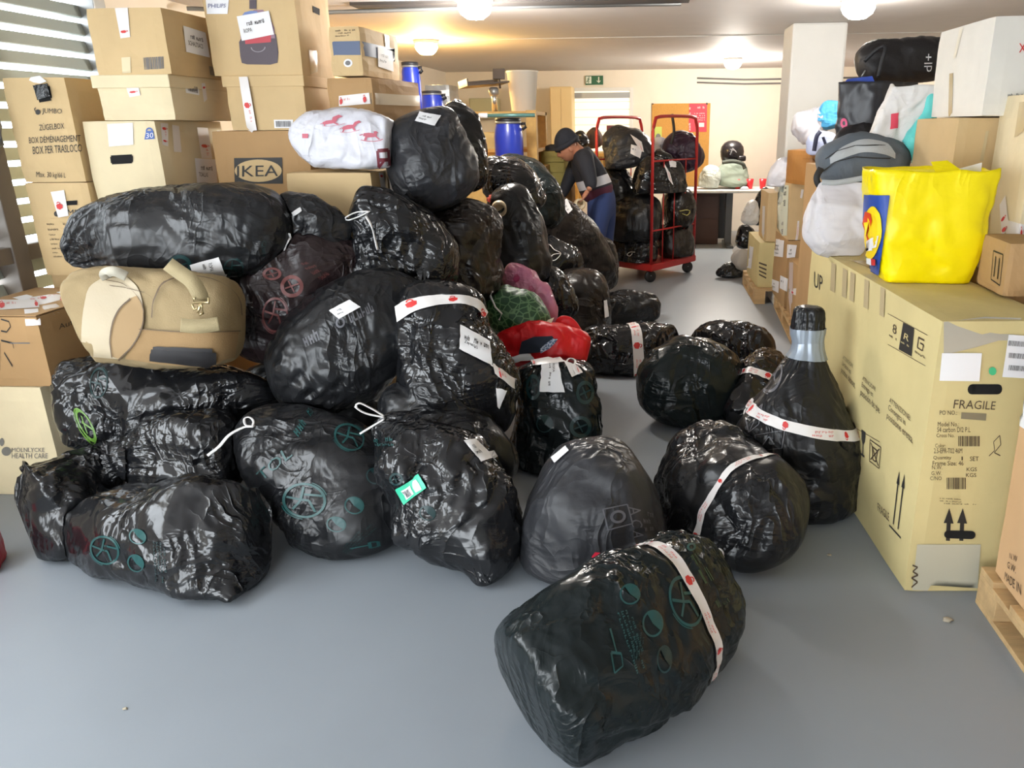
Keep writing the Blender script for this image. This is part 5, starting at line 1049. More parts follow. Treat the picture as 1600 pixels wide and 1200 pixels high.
stick(lb, [(1240, 252), (1262, 262), (1285, 250), (1262, 246)], s_line([(0, .4), (.5, .1), (1, .5)], .06), mat('dark_stitch', c(110, 70, 36), .6), 'seam', .003)
wr_ = bag('plastic_bag', 'white plastic bag slumped beside the brown leather case', [(1232, 246, 8, 6.6), (1224, 262, 16, 6.6), (1216, 282, 18, 6.6), (1212, 302, 12, 6.6)], WP, 'plastic bag', gS, .9, (2.2, 2.2), (.2, .2), 61, (.06, 0), 1.1, 1.1, 2.3, (), (56, 48))
kb = bag('fabric_bag', 'black cloth bag under the paper carrier bag', [(1302, 238, 10, 4.2), (1322, 222, 20, 4.2), (1350, 215, 22, 4.2), (1372, 216, 14, 4.2)], BLK, 'cloth bag', gS, .9, (2.4, 2.4), (.2, .2), 62, (0, 0), 1.0, 1.2, 2.4, (), (48, 40))
HC = carton('cardboard_box', 'carton hidden under the soft bags beyond the bicycle carton', (.98, 4.15, 0), (.85, .95, 1.37), CARDB, side='L', z0=0, seed=32, group=gR)

# ================================================================ FAR RIGHT: cartons on pallets
gP = 'cartons on the far pallets'
pallet('pallet', 'wooden pallet under the far cartons with paper notes', 1.10, 5.75, .80, 1.30, -.05)
R5 = carton('cardboard_box', 'brown carton with crossed pink tape, nearest of the pallet cartons', (1.14, 5.78, 0), (.50, .52, .43), CARDB, side='L', z0=.146, seed=41, group=gP)
R4 = carton('cardboard_box', 'brown carton with white paper notes behind the crossed tape carton', (1.13, 6.34, 0), (.55, .68, .56), CARDB, side='L', z0=.146, seed=42, group=gP)
R3 = carton('cardboard_box', 'tall pale green and tan carton standing on the paper note carton', (1.12, 6.34, 0), (.50, .66, .47), CARD, side='L', z0=.708, seed=43, group=gP)
e2 = pallet('pallet', 'short wooden pallet under the farthest yellowish carton', 1.0, 7.15, .80, .98, 0)
R1 = carton('cardboard_box', 'yellowish carton with paper side, farthest left of the pallet cartons', (1.02, 7.20, 0), (.40, .80, .42), CARDY, side='L', z0=.146, seed=44, group=gP)
R2 = carton('cardboard_box', 'slim upright carton on the farthest yellowish carton', (1.08, 7.22, 0), (.30, .50, .44), CARD, side='L', z0=.57, seed=45, group=gP)
PALE = card('pale_green_cardboard', c(214, 218, 200))
stick(R3, [(1207, 284), (1233, 290), (1230, 368), (1206, 369)], s_rect(6, 6), PALE, 'pale_side', .003)
stick(R3, [(1226, 292), (1230, 292), (1228, 322), (1224, 322)], s_rot90(s_scrib(9), 1), INK, 'lettering', .005); stick(R3, [(1222, 346), (1225, 346), (1224, 366), (1221, 366)], s_rot90(s_scrib(7), 1), INKG, 'lettering', .005)
paper(R4, [(1211, 373), (1226, 376), (1224, 402), (1210, 400)], ['#6', '#6', '#6']); paper(R4, [(1231, 382), (1245, 383), (1242, 402), (1230, 403)], ['#6', '#6']); paper(R4, [(1207, 436), (1218, 440), (1217, 458), (1206, 452)], ['#6', '#6'])
paper(R4, [(1220, 430), (1232, 436), (1230, 456), (1219, 450)], ['#6'])
tapes(R5, [(1234, 410), (1240, 410), (1238, 498), (1232, 492)], (), m=mat('pinkish_tape', c(206, 186, 178), .35)); tapes(R5, [(1230, 450), (1260, 462), (1260, 468), (1230, 456)], (.3, .7), text=False)
tapes(R3, [(1246, 345), (1249, 345), (1247, 378), (1243, 378)], (.5,), text=False); tapes(R3, [(1252, 296), (1256, 296), (1253, 310), (1250, 309)], ())
stick(R1, [(1168, 384), (1178, 386), (1174, 420), (1167, 418)], s_rect(3, 4), WHITE, 'paper_label', .003)
stick(R1, [(1186, 408), (1198, 412), (1197, 438), (1186, 432)], s_join(*[s_rect(3, 1, 0, 1, .1 + k * .25, .2 + k * .25) for k in range(4)]), INKB, 'print')
tapes(R2, [(1192, 322), (1196, 322), (1194, 384), (1190, 384)], ())
# heap of black and white bags beside them
BWM = film('white_shiny_film', c(226, 224, 220), .3, .5, 14)
gB = 'black and white bags beside the far cartons'
for k, (st, m_, lab) in enumerate((([(1118, 428, 9), (1138, 425, 13), (1162, 422, 13), (1178, 420, 9)], FB, 'black bag lying on the floor at the foot of the far bag slope'),
    ([(1150, 395, 9, 8.5), (1158, 404, 16, 8.4), (1168, 408, 15, 8.3)], mat('grey_white_cloth', c(170, 165, 158), .8), 'grey-white bag half way down the far bag slope'),
    ([(1158, 352, 8, 8.6), (1164, 366, 15, 8.6), (1168, 388, 16, 8.6)], FB, 'black bag in the middle of the far bag slope'),
    ([(1178, 312, 6, 8.8), (1174, 330, 13, 8.8), (1172, 352, 14, 8.8)], BWM, 'crumpled white bag high on the far bag slope'),
    ([(1196, 292, 6, 8.9), (1194, 305, 11, 8.9), (1186, 335, 14, 8.88), (1180, 352, 10, 8.86)], FB, 'black bag topmost on the far bag slope'),
    ([(1166, 372, 5, 9.1), (1158, 392, 11, 9.1), (1154, 410, 12, 9.1)], BWM, 'white bag low at the back of the far bag slope'))):
    bag('garbage_bag', lab, st, m_, 'garbage bag', gB, .9, (2.3, 2.3), (.25, .25), 70 + k, (.05, 0), 1.5, 0, 2.3, (), (48, 40))

# ---------------------------------------------------------------- roll cage trolley
RC_ = mat('red_painted_steel', c(176, 40, 40), .4, .2)
C0 = Vector((.035, 8.12, 0)); va = Vector((.48, .66, 0)); vb = Vector((-.60, .50, 0))
cg = empty('roll_cage', C0 + (va + vb) / 2); tag(cg, 'red steel roll cage trolley loaded with black bags', 'trolley')
def fr(a, b, z): return C0 + va * a + vb * b + Vector((0, 0, z))
bm = bmesh.new()
vs = [bm.verts.new(fr(a, b, z)) for z in (.13, .20) for a, b in ((-.03, -.03), (1.03, -.03), (1.03, 1.03), (-.03, 1.03))]
for f in ((0, 3, 2, 1), (4, 5, 6, 7), (0, 1, 5, 4), (1, 2, 6, 5), (2, 3, 7, 6), (3, 0, 4, 7)): bm.faces.new([vs[i] for i in f])
bmesh.ops.bevel(bm, geom=bm.edges[:], offset=.008, segments=2, affect='EDGES'); fbm('platform', bm, RC_, cg)
for b in (0, 1):
    top = 1.68; pts = [fr(0, b, .2), fr(0, b, top - .14), fr(.04, b, top - .05), fr(.14, b, top), fr(.86, b, top), fr(.96, b, top - .05), fr(1, b, top - .14), fr(1, b, .2)]
    tubeo('end_frame', [pts[0]] + [Vector(q) for q in crom([list(q) for q in pts[1:7]], 26)] + [pts[7]], .017, RC_, cg, 10)
    for z in (.55, 1.25): tubeo('cross_bar', [fr(0, b, z), fr(1, b, z)], .009, RC_, cg)
    for a in (.25, .5, .75): tubeo('upright_bar', [fr(a, b, .2), fr(a, b, 1.25)], .006, RC_, cg)
pl_ = [fr(.22, 1, 1.34), fr(.44, 1, 1.34), fr(.44, 1, 1.60), fr(.22, 1, 1.60)]
o = pyd('sign_plate', pl_, [(0, 1, 2, 3)], mat('dark_red_plate', c(140, 34, 34), .5), cg); md = o.modifiers.new('t', 'SOLIDIFY'); md.thickness = .008
BLKR = mat('black_wheel', c(34, 32, 32), .5)
for a, b in ((.06, .06), (.94, .06), (.94, .94), (.06, .94)):
    p0 = fr(a, b, .065); M = Matrix.Rotation(math.pi / 2, 4, 'X') @ Matrix.Identity(4)
    w = latheo('caster', [(.02, -.018), (.062, -.016), (.065, 0), (.062, .016), (.02, .018)], p0, BLKR, cg, 20, Matrix.Rotation(.5, 4, 'Z') @ M)
    tubeo('fork', [p0 + Vector((.0, 0, .0)), p0 + Vector((.0, .02, .07))], .022, METAL, w)
# bags in the cage
gC = 'bags loaded in the red roll cage'
CB = [([(960, 196, 12, 8.62), (966, 214, 28, 8.62), (980, 236, 38, 8.62), (992, 262, 36, 8.62)], FG, 'grey-black bag with paper note at the top of the roll cage', 1.15),
      ([(990, 276, 26, 8.34), (1010, 280, 36, 8.36), (1040, 284, 36, 8.44), (1066, 282, 26, 8.54)], FB, 'black bag with tape band in the upper middle of the roll cage', .92),
      ([(945, 262, 20, 8.75), (955, 288, 34, 8.7), (966, 322, 38, 8.66), (970, 350, 30, 8.64)], FM, 'dark bag at the left of the roll cage behind the person', .5),
      ([(952, 348, 30, 8.5), (980, 350, 42, 8.45), (1012, 350, 42, 8.42), (1034, 352, 32, 8.42)], FM, 'large black bag in the lower middle of the roll cage', .42),
      ([(950, 392, 22, 8.48), (980, 390, 30, 8.42), (1005, 394, 30, 8.34), (1028, 394, 22, 8.34)], FB, 'black bag with white loop on the roll cage platform', .205),
      ([(1036, 332, 22, 8.66), (1052, 330, 34, 8.68), (1068, 334, 32, 8.72), (1084, 338, 20, 8.75)], FW, 'shiny brownish bag at the right of the roll cage', .5),
      ([(1030, 382, 22, 8.52), (1050, 380, 32, 8.6), (1068, 378, 30, 8.68), (1082, 376, 18, 8.72)], FW, 'shiny black bag low at the right of the roll cage', .205),
      ([(1044, 212, 16, 8.9), (1058, 228, 26, 8.88), (1072, 245, 27, 8.86), (1080, 268, 20, 8.85)], film('purple_film', (.028, .012, .028, 1), .3), 'dark purple bag on the upper right of the roll cage', .95),
      ([(1018, 246, 12, 8.55), (1030, 252, 19, 8.55), (1040, 272, 20, 8.55)], FB, 'small black knot of a bag under the white carrier in the roll cage', .8)]
cbs = [bag('garbage_bag', l, s, m_, 'garbage bag', gC, .85, (2.4, 2.4), (.2, .2), 80 + k, (.06, 0), 1.1, zz, 2.4, (), LO) for k, (s, m_, l, zz) in enumerate(CB)]
paper(cbs[0], [(986, 226), (1004, 231), (1000, 247), (985, 240)], ['#6'], off=.008); tapes(cbs[0], [(984, 210), (1002, 222), (1006, 238), (1000, 236)], (.6,), off=.008, text=False)
tapes(cbs[1], [(1036, 252), (1046, 270), (1052, 290), (1044, 280)], (.5,), off=.008, text=False); paper(cbs[1], [(1044, 250), (1056, 254), (1056, 262), (1046, 262)], [], off=.01)
string_on(cbs[4], [(988, 396), (984, 400), (980, 398), (984, 394), (992, 394)], .006)
string_on(cbs[5], [(1062, 330), (1072, 328), (1078, 330), (1074, 336), (1066, 334)], .008, mat('yellow_string', c(200, 190, 110), .5))
cwb = bag('plastic_bag', 'small white carrier bag behind the bags in the roll cage', [(1030, 214, 8, 9.0), (1030, 226, 14, 9.0), (1030, 238, 12, 9.0)], WP, 'plastic bag', gC, .6, (3, 3), (.25, .2), 95, (0, 0), .8, .9, 2.6, (), (40, 36))
strap([(1050, 178), (1053, 205), (1048, 225)], .03, INK, 'hanging_strap', cg, [8.75, 8.75, 8.75])

# ---------------------------------------------------------------- table, cups, jacket, helmet
TB = mat('table_top', c(196, 196, 192), .5); TL = mat('table_leg_steel', c(90, 92, 94), .5, .5)
tb = empty('table', (1.1, 10.9, 0)); tag(tb, 'grey work table with steel legs near the back wall', 'table')
boxo('table_top', .42, 1.95, 10.55, 11.30, .735, .765, TB, tb, bev=.005)
for x in (.55, 1.06, 1.82): boxo('leg', x, x + .09, 10.85, 10.95, .03, .735, TL, tb, bev=.004); boxo('foot', x, x + .10, 10.58, 11.25, 0, .03, TL, tb, bev=.004)
boxo('back_panel', .6, 1.1, 11.2, 11.22, .05, .73, mat('dark_panel', c(70, 72, 74), .6), tb)
cab = boxo('drawer_unit', .42, .98, 10.98, 11.18, .0, .70, mat('brown_cabinet', c(84, 62, 56), .6), bev=.01); tag(cab, 'dark brown drawer unit under the work table', 'cabinet')
boxo('drawer', .45, .95, 10.965, 10.98, .38, .66, MATS['brown_cabinet'], cab); boxo('drawer', .45, .95, 10.965, 10.98, .05, .35, MATS['brown_cabinet'], cab)
CUP = mat('red_plastic', c(215, 40, 48), .35)
for k, (px, lab) in enumerate(((1152, 'red plastic cup left of two on the work table'), (1171, 'red plastic cup nearer the right of the work table'), (1191, 'red plastic cup alone at the right end of the work table'))):
    q = P(px, 300, 10.75)
    cu = latheo('plastic_cup', [(.034, 0), (.05, .13), (.046, .13), (.031, .006)], (q.x, q.y, .766), CUP, None, 18); tag(cu, lab, 'cup', 'red cups on the work table')
q = P(1162, 300, 10.7); s = bag('tissue', 'crumpled white tissue between the red cups', [(1156, 299, 3, 10.7), (1163, 297, 5, 10.7), (1170, 299, 3, 10.7)], WB, 'tissue', None, .8, (2, 2), (.3, .3), 96, (0, 0), 1.6, .767, 2.2, (), (28, 24))
pp = pyd('paper_sheet', [(.98, 10.57, .767), (1.12, 10.56, .767), (1.14, 10.72, .767), (1.0, 10.74, .767)], [(0, 1, 2, 3)], WHITE); tag(pp, 'white paper sheet on the edge of the work table', 'paper')
JK = mat('grey_green_jacket', c(128, 138, 124), .75, bump=.2, bscale=60); TBG = film('clear_grey_film', c(176, 180, 172), .25, .5, 10)
jk = bag('jacket', 'grey-green jacket heaped on the work table below the helmet', [(1158, 252, 12, 10.9), (1150, 264, 22, 10.9), (1142, 280, 26, 10.9), (1138, 294, 24, 10.9)], JK, 'jacket', None, .8, (2.6, 3), (.2, .15), 97, (0, 0), 1.2, .767, 2.4, (), (56, 48))
strap([(1128, 254), (1145, 252), (1160, 256), (1164, 264)], .05, mat('dark_collar', c(74, 78, 70), .8), 'collar', jk, [10.7, 10.68, 10.7, 10.72])
tj = bag('plastic_bag', 'clear plastic bag left of the jacket on the work table', [(1115, 258, 10, 10.8), (1112, 270, 16, 10.8), (1108, 285, 16, 10.8), (1106, 296, 13, 10.8)], TBG, 'plastic bag', None, .8, (2.6, 3), (.2, .15), 98, (.06, 0), 1.2, .767, 2.4, (), (48, 40))
hq = P(1144, 238, 10.9)
hm = latheo('helmet', [(.005, .155), (.06, .148), (.105, .12), (.138, .07), (.148, .01), (.142, -.05), (.128, -.10), (.11, -.125), (.10, -.12)], hq, mat('black_gloss', c(30, 26, 28), .2), None, 32, Matrix.Diagonal((1.08, .95, 1, 1))); tag(hm, 'black motorcycle helmet resting on the jacket', 'helmet')
bm = bmesh.new(); add_box(bm, hq.x + .07, hq.x + .18, hq.y - .12, hq.y + .05, hq.z - .115, hq.z - .04, None, .025); fbm('chin_guard', bm, mat('black_gloss', c(30, 26, 28), .2), hm, True)
stick(hm, [(1139, 232), (1150, 231), (1151, 240), (1141, 242)], s_join(s_line([(0, 0), (.5, 1), (1, .2)], .15), s_line([(.1, .9), (.9, .5)], .12)), INKG, 'decal', .004)

# ---------------------------------------------------------------- back wall furniture
ex = empty('exit_sign', P(926, 125, 12.35)); tag(ex, 'green emergency exit sign above the back window', 'sign')
a, b = P(914, 118, 12.38), P(942, 132, 12.38)
board = boxo('board', a.x, b.x, YB - .03, YB - .002, b.z, a.z, mat('exit_green', c(34, 92, 62), .5), ex)
W2 = mat('sign_white', c(214, 220, 206), .5)
stick(board, [(915.5, 119.5), (924, 119.5), (924, 130.5), (915.5, 130.5)], s_rect(2, 2), W2, 'panel', .003, ex)
stick(board, [(916, 119.5), (923, 119.5), (923, 130.5), (916, 130.5)], s_join(s_disc(.1, 8, .62, .88), s_line([(.55, .75), (.4, .45), (.6, .3), (.5, .05)], .14), s_line([(.4, .45), (.1, .2)], .14), s_line([(.25, .65), (.8, .6)], .1)), MATS['exit_green'], 'running_figure', .006, ex)
stick(board, [(930, 119.5), (941, 119.5), (941, 130.5), (930, 130.5)], s_join(s_rect(1, 2, .42, .58, .2, .95), s_poly([(.15, .45), (.5, .05), (.85, .45), (.5, .3)])), W2, 'arrow', .004, ex)
nb = empty('notice_board', P(1060, 240, 12.35)); tag(nb, 'cork notice board with a red poster on the back wall', 'notice board')
a, b = P(1019, 162, 12.38), P(1105, 290, 12.38)
board = boxo('board', a.x, b.x, YB - .03, YB - .002, b.z, a.z, mat('cork', c(186, 136, 66), .85, var=.1, vscale=60), nb)
stick(board, [(1077, 162), (1105, 162), (1104, 206), (1076, 206)], s_rect(3, 3), mat('poster_red', c(205, 48, 66), .6), 'poster', .004, nb)
stick(board, [(1083, 166), (1102, 166), (1101, 200), (1083, 200)], s_join(s_place(s_scrib(7), .35, .95, .9, 1), *[s_place(s_scrib(11, k), .1, 1, .66 - k * .1, .71 - k * .1) for k in range(4)], s_rect(2, 2, .5, .95, .05, .25)), mat('poster_white', c(235, 200, 200), .6), 'lettering', .006, nb)
stick(board, [(1076, 163), (1079, 163), (1079, 204), (1076, 204)], s_rot90(s_scrib(10), 1), MATS['poster_white'], 'lettering', .006, nb)
stick(board, [(1020, 198), (1034, 198), (1034, 224), (1020, 224)], s_rect(2, 2), mat('lime_paper', c(186, 196, 96), .7), 'leaflet', .004, nb)
stick(board, (1024, 208, 1033, 220), s_disc(.45, 12), INKG, 'leaflet_print', .006, nb)
for px in (1019.5, 1104.5): stick(board, (px - 1.5, 160.5, px + 1.5, 164), s_disc(.5, 8), INK, 'screw', .006, nb)
sh = empty('shelf_rack', P(1224, 230, 11.8)); tag(sh, 'orange and blue shelf rack beside the white column', 'shelf')
x0_, x1_ = P(1219, 240, 11.8).x, P(1238, 240, 11.8).x; OR = mat('orange_steel', c(215, 84, 44), .5); NB = mat('navy_steel', c(60, 64, 100), .5)
for x in (x0_, x1_ + .35): boxo('upright', x, x + .05, 11.75, 11.8, 0, 1.55, NB, sh); boxo('upright', x, x + .05, 12.2, 12.25, 0, 1.55, NB, sh)
for z in (.4, .9, 1.25, 1.5): boxo('shelf', x0_, x1_ + .4, 11.74, 12.26, z, z + .07, OR, sh)

# ---------------------------------------------------------------- behind the heap: barrels, scale, bucket, tall cabinet
BLUE = mat('blue_barrel_plastic', c(28, 52, 168), .35, coat=.2); LIDB = mat('black_lid', c(28, 30, 38), .5)
def barrel(label, px, pyt, pyb, hw, d):
    t, b_ = P(px, pyt, d), P(px, pyb, d); h = t.z - b_.z; r = hw * mpp(t)
    e = empty('barrel', b_); tag(e, label, 'barrel', 'blue plastic barrels')
    latheo('body', [(r * .86, 0), (r * .95, h * .04), (r, h * .2), (r, h * .62), (r * .93, h * .8), (r * .84, h * .88), (r * .84, h * .9)], b_, BLUE, e)
    latheo('clamp_ring', [(r * .84, h * .885), (r * .90, h * .89), (r * .90, h * .925), (r * .84, h * .93)], b_, METAL, e)
    latheo('lid', [(r * .86, h * .925), (r * .88, h * .94), (r * .88, h * .99), (r * .8, h), (r * .2, h)], b_, LIDB, e)
    for s in (1,): tubeo('handle', [b_ + Vector((s * r * .88, 0, h * .88)), b_ + Vector((s * r * 1.18, 0, h * .89)), b_ + Vector((s * r * 1.24, 0, h * .82)), b_ + Vector((s * r * .98, 0, h * .77))], .012, LIDB, e)
    return e
barrel('blue barrel with black lid standing before the wooden post', 797, 184, 264, 22.5, 7.0)
barrel('blue barrel beside the blue striped carton', 646, 97, 172, 15, 6.4)
barrel('blue barrel half hidden by the grey metal case', 678, 142, 200, 18, 6.8)
gc = carton('metal_case', 'grey metal case behind the shiny bag at the top of the heap', (P(705, 180, 7.0).x, P(705, 180, 7.0).y, 0), (.22, .35, .36), METAL, z0=1.58, cat='case', seed=51, bulge=.002)
stick(gc, [(684, 142), (702, 140), (702, 150), (684, 152)], s_rect(2, 2), WHITE, 'panel', .003)
# cartons that lift the rear barrels and the case
zb_ = P(797, 264, 7.0).z
for lab, px, py, d_, w_ in (('carton lifting the barrel beside the blue striped carton', 646, 172, 6.4, .36), ('carton lifting the barrel next to the metal case', 678, 200, 6.8, .30)):
    q = P(px, py, d_); carton('cardboard_box', lab, (q.x + w_ / 2, max(q.y - .18, 6.0), 0), (w_, .36, q.z - (zb_ if d_ > 6.6 else 0) - .002), CARDB, z0=(zb_ if d_ > 6.6 else 0), seed=88, bulge=0)
q = P(705, 180, 7.0); carton('cardboard_box', 'carton lifting the grey metal case', (q.x + .02, q.y + .02, 0), (.25, .3, 1.575 - zb_), CARDB, z0=zb_, seed=89, bulge=0)
# hidden worktop that carries them, seen as a brown edge between the post and heap
bn = empty('workbench', (-1.75, 7.25, 0)); tag(bn, 'long wooden bench behind the heap carrying barrels and scale', 'bench')
BW = mat('bench_wood', c(196, 160, 96), .7, var=.1, vscale=3, stretch=(8, 1, 8))
zt_ = P(797, 264, 7.0).z
boxo('bench_top', -3.05, -.98, 6.75, 8.3, zt_ - .05, zt_ - .004, BW, bn, bev=.004)
for x in (-2.95, -1.1): boxo('leg', x, x + .08, 6.8, 6.88, 0, zt_ - .05, BW, bn); boxo('leg', x, x + .08, 8.15, 8.23, 0, zt_ - .05, BW, bn)
for k in range(3):
    zz = .06 + k * .38; boxo('drawer_front', -1.85, -1.15, 6.76, 6.79, zz, zz + .36, BW, bn, bev=.004)
# shelf unit with the post right of the barrel
su = empty('shelf_unit', (-1.15, 7.6, zt_)); tag(su, 'open wooden shelf unit with square post right of the blue barrel', 'shelf')
xp0, xp1 = P(822, 220, 7.35).x, P(838, 220, 7.35).x; zsh = P(790, 174, 7.5).z
boxo('post', xp0, xp1, 7.32, 7.42, zt_, P(830, 172, 7.35).z, BW, su, bev=.004); boxo('post', xp0, xp1, 8.0, 8.1, zt_, zsh, BW, su)
boxo('shelf_board', -1.72, xp1, 7.40, 8.1, zsh - .035, zsh, BW, su, bev=.003); boxo('post', -1.72, -1.64, 7.42, 7.5, zt_, zsh - .035, BW, su)
boxo('shelf_board', -1.72, xp1, 7.42, 8.1, zsh - .36, zsh - .33, BW, su)
# boxes on the lower shelf
for k, (px0, px1, lab) in enumerate(((752, 774, 'yellowish box on the lower shelf left of the blue barrel'),)):
    q0, q1 = P(px0, 240, 7.55), P(px1, 240, 7.55); carton('cardboard_box', lab, (q1.x, 7.5, 0), (q1.x - q0.x, .4, .30), CARDY, z0=zt_, seed=60 + k)
# scale on its pillar
sc = empty('platform_scale', (P(768, 172, 7.7).x, 7.7, zsh)); tag(sc, 'dark weighing scale head on a chrome pillar on the shelf', 'scale')
q = P(773, 170, 7.6); GD = mat('dark_brown_metal', c(74, 66, 62), .5); zc_ = P(770, 138, 7.6).z
tubeo('pillar', [(q.x, q.y, zsh), (q.x, q.y, zc_)], .026, mat('chrome', c(200, 202, 204), .2, .9), sc, 14)
latheo('collar', [(.03, 0), (.05, .02), (.05, .06), (.03, .08)], (q.x, q.y, zc_ - .07), METAL, sc, 16)
Ms = Matrix.Translation((q.x - .09, q.y, zc_ + .03)) @ Matrix.Rotation(-.10, 4, 'Y') @ Matrix.Rotation(.5, 4, 'Z')
boxo('tray', -.20, .20, -.15, .15, -.008, .008, GD, sc, Ms, .003); boxo('tray_edge', -.20, -.188, -.15, .15, 0, .055, GD, sc, Ms); boxo('tray_edge', -.20, .20, .14, .15, 0, .05, GD, sc, Ms)
Md = Matrix.Translation((q.x + .06, q.y - .04, zc_ + .12)) @ Matrix.Rotation(-.2, 4, 'X')
dsp = boxo('display', -.055, .055, -.012, .012, -.045, .045, GD, sc, Md, .004)
tubeo('display_stem', [(q.x + .06, q.y, zc_), (q.x + .06, q.y - .03, zc_ + .08)], .01, GD, sc)
bu = latheo('bucket', [(.108, 0), (.112, .005), (.145, .34), (.152, .345), (.152, .36), (.14, .36), (.134, .33), (.104, .02)], (P(818, 170, 7.75).x, P(818, 170, 7.75).y, zsh), mat('frosted_plastic', c(226, 224, 216), .4, trans=.25)); tag(bu, 'tall frosted white bucket on the wooden shelf', 'bucket')
tt = empty('tube', P(790, 183, 6.9)); tag(tt, 'teal and white tube laid across the blue barrel top', 'tube')
a_, b_ = P(762, 184, 6.86), P(836, 182.5, 6.86); zt2 = P(797, 184, 7.0).z + .018
tubeo('tube_body', [(a_.x, a_.y, zt2), (b_.x, b_.y, zt2)], .016, mat('teal_metal', c(96, 140, 138), .35, .4), tt, 12)
a2 = P(748, 184, 6.86); a3 = P(735, 184, 6.86); tubeo('sleeve', [(a2.x, a2.y, zt2), (a_.x, a_.y, zt2)], .02, WHITE, tt, 12); tubeo('grip', [(a3.x, a3.y, zt2), (a2.x, a2.y, zt2)], .013, LIDB, tt, 12)
# grey-green wall box, tall cream cabinets on the back wall
CC = mat('cream_cabinet', c(222, 196, 146), .6)
cq0, cq1 = P(868, 135, 11.9).x, P(892, 135, 11.9).x
tc_ = empty('tall_cabinet', (cq0, 12.1, 0)); tag(tc_, 'tall cream cabinet left of the back window', 'cabinet')
boxo('body', cq0 - .1, cq1, 11.95, YB - .01, 0, P(880, 135, 11.95).z, CC, tc_, bev=.006); boxo('door', cq0 - .09, (cq0 + cq1) / 2 - .052, 11.935, 11.95, .08, P(880, 138, 11.95).z, CC, tc_, bev=.003); boxo('door', (cq0 + cq1) / 2 - .048, cq1 - .01, 11.935, 11.95, .08, P(880, 138, 11.95).z, CC, tc_, bev=.003)
tubeo('handle', [(cq1 - .06, 11.92, 1.0), (cq1 - .06, 11.92, 1.14)], .008, METAL, tc_)
wbx = boxo('wall_box', P(724, 152, 11.9).x, P(768, 152, 11.9).x, YB - .35, YB - .01, P(740, 185, 12.1).z, P(740, 153, 12.1).z, mat('sage_steel', c(176, 172, 138), .6), bev=.006); tag(wbx, 'sage grey wall cupboard far behind the scale', 'cabinet')
boxo('door', P(726, 152, 11.9).x, P(766, 152, 11.9).x, YB - .365, YB - .35, P(740, 184, 12.1).z, P(740, 154, 12.1).z, MATS['sage_steel'], wbx, bev=.003)
# olive crates and odds and ends beside the person
OL = card('olive_crate', c(160, 150, 88))
cr = carton('crate', 'olive yellow crate beside the shelf post, left of the person', (P(846, 290, 7.9).x, P(846, 290, 7.9).y, 0), (.24, .35, .34), OL, side='L', z0=P(850, 292, 7.9).z, cat='crate', seed=71, bulge=.002)
crt = P(860, 243, 7.8)
for z_, w_ in ((.04, .3), (.14, .3), (.24, .3)):
    q = P(846, 290, 7.9); boxo('slat', q.x + .01, q.x + .23, q.y - .015, q.y - .002, P(850, 292, 7.9).z + z_, P(850, 292, 7.9).z + z_ + .05, OL, cr)
cr2 = carton('cardboard_box', 'carton stack under the olive crate left of the person', (P(844, 300, 7.9).x, P(844, 300, 7.9).y, 0), (.32, .40, P(850, 292, 7.9).z), CARDB, side='L', z0=0, seed=72)
ht = bag('cloth_bundle', 'dark cloth bundle on the olive crate behind the person', [(848, 238, 6, 8.0), (862, 236, 10, 8.0), (878, 236, 9, 8.0)], BLK, 'cloth', None, .8, (2.2, 2.2), (.3, .3), 99, (0, 0), 1.3, .9, 2.3, (), (40, 36))
for k, (st, m_, lab) in enumerate((([(898, 208, 6, 9.6), (904, 215, 12, 9.6), (910, 233, 13, 9.6)], FB, 'black bag knotted with a white tie behind the person'), ([(918, 206, 8, 9.8), (926, 213, 14, 9.8), (930, 232, 13, 9.8)], mat('brown_cloth', c(84, 66, 58), .8), 'brown bundle with white trim behind the person'))):
    bag('garbage_bag' if k == 0 else 'cloth_bundle', lab, st, m_, 'garbage bag' if k == 0 else 'cloth', None, .85, (2.2, 2.2), (.25, .25), 100 + k, (.06, 0), 1.2, .5, 2.3, (), (40, 36))
tbx = boxo('packing_table', P(895, 250, 9.6).x - .05, P(945, 250, 9.6).x, 9.45, 10.2, P(915, 236, 9.7).z - .06, P(915, 236, 9.7).z - .02, BW, bev=.004); tag(tbx, 'wooden packing table behind the person', 'table')
for x in (P(895, 250, 9.6).x, P(945, 250, 9.6).x - .08): boxo('leg', x, x + .06, 9.5, 9.56, 0, P(915, 236, 9.7).z - .06, BW, tbx); boxo('leg', x, x + .06, 10.1, 10.16, 0, P(915, 236, 9.7).z - .06, BW, tbx)
sbx = carton('cardboard_box', 'small wooden-toned carton between the smooth bag and the pink bag', (P(818, 398, 4.75).x, P(818, 398, 4.75).y, 0), (.17, .2, .36), CARD, z0=P(818, 400, 4.75).z - .36, seed=73)
sbu = carton('cardboard_box', 'carton buried under the middle of the heap', (P(818, 398, 4.75).x - .02, P(818, 398, 4.75).y + .02, 0), (.3, .3, P(818, 400, 4.75).z - .36), CARDB, z0=0, seed=74)

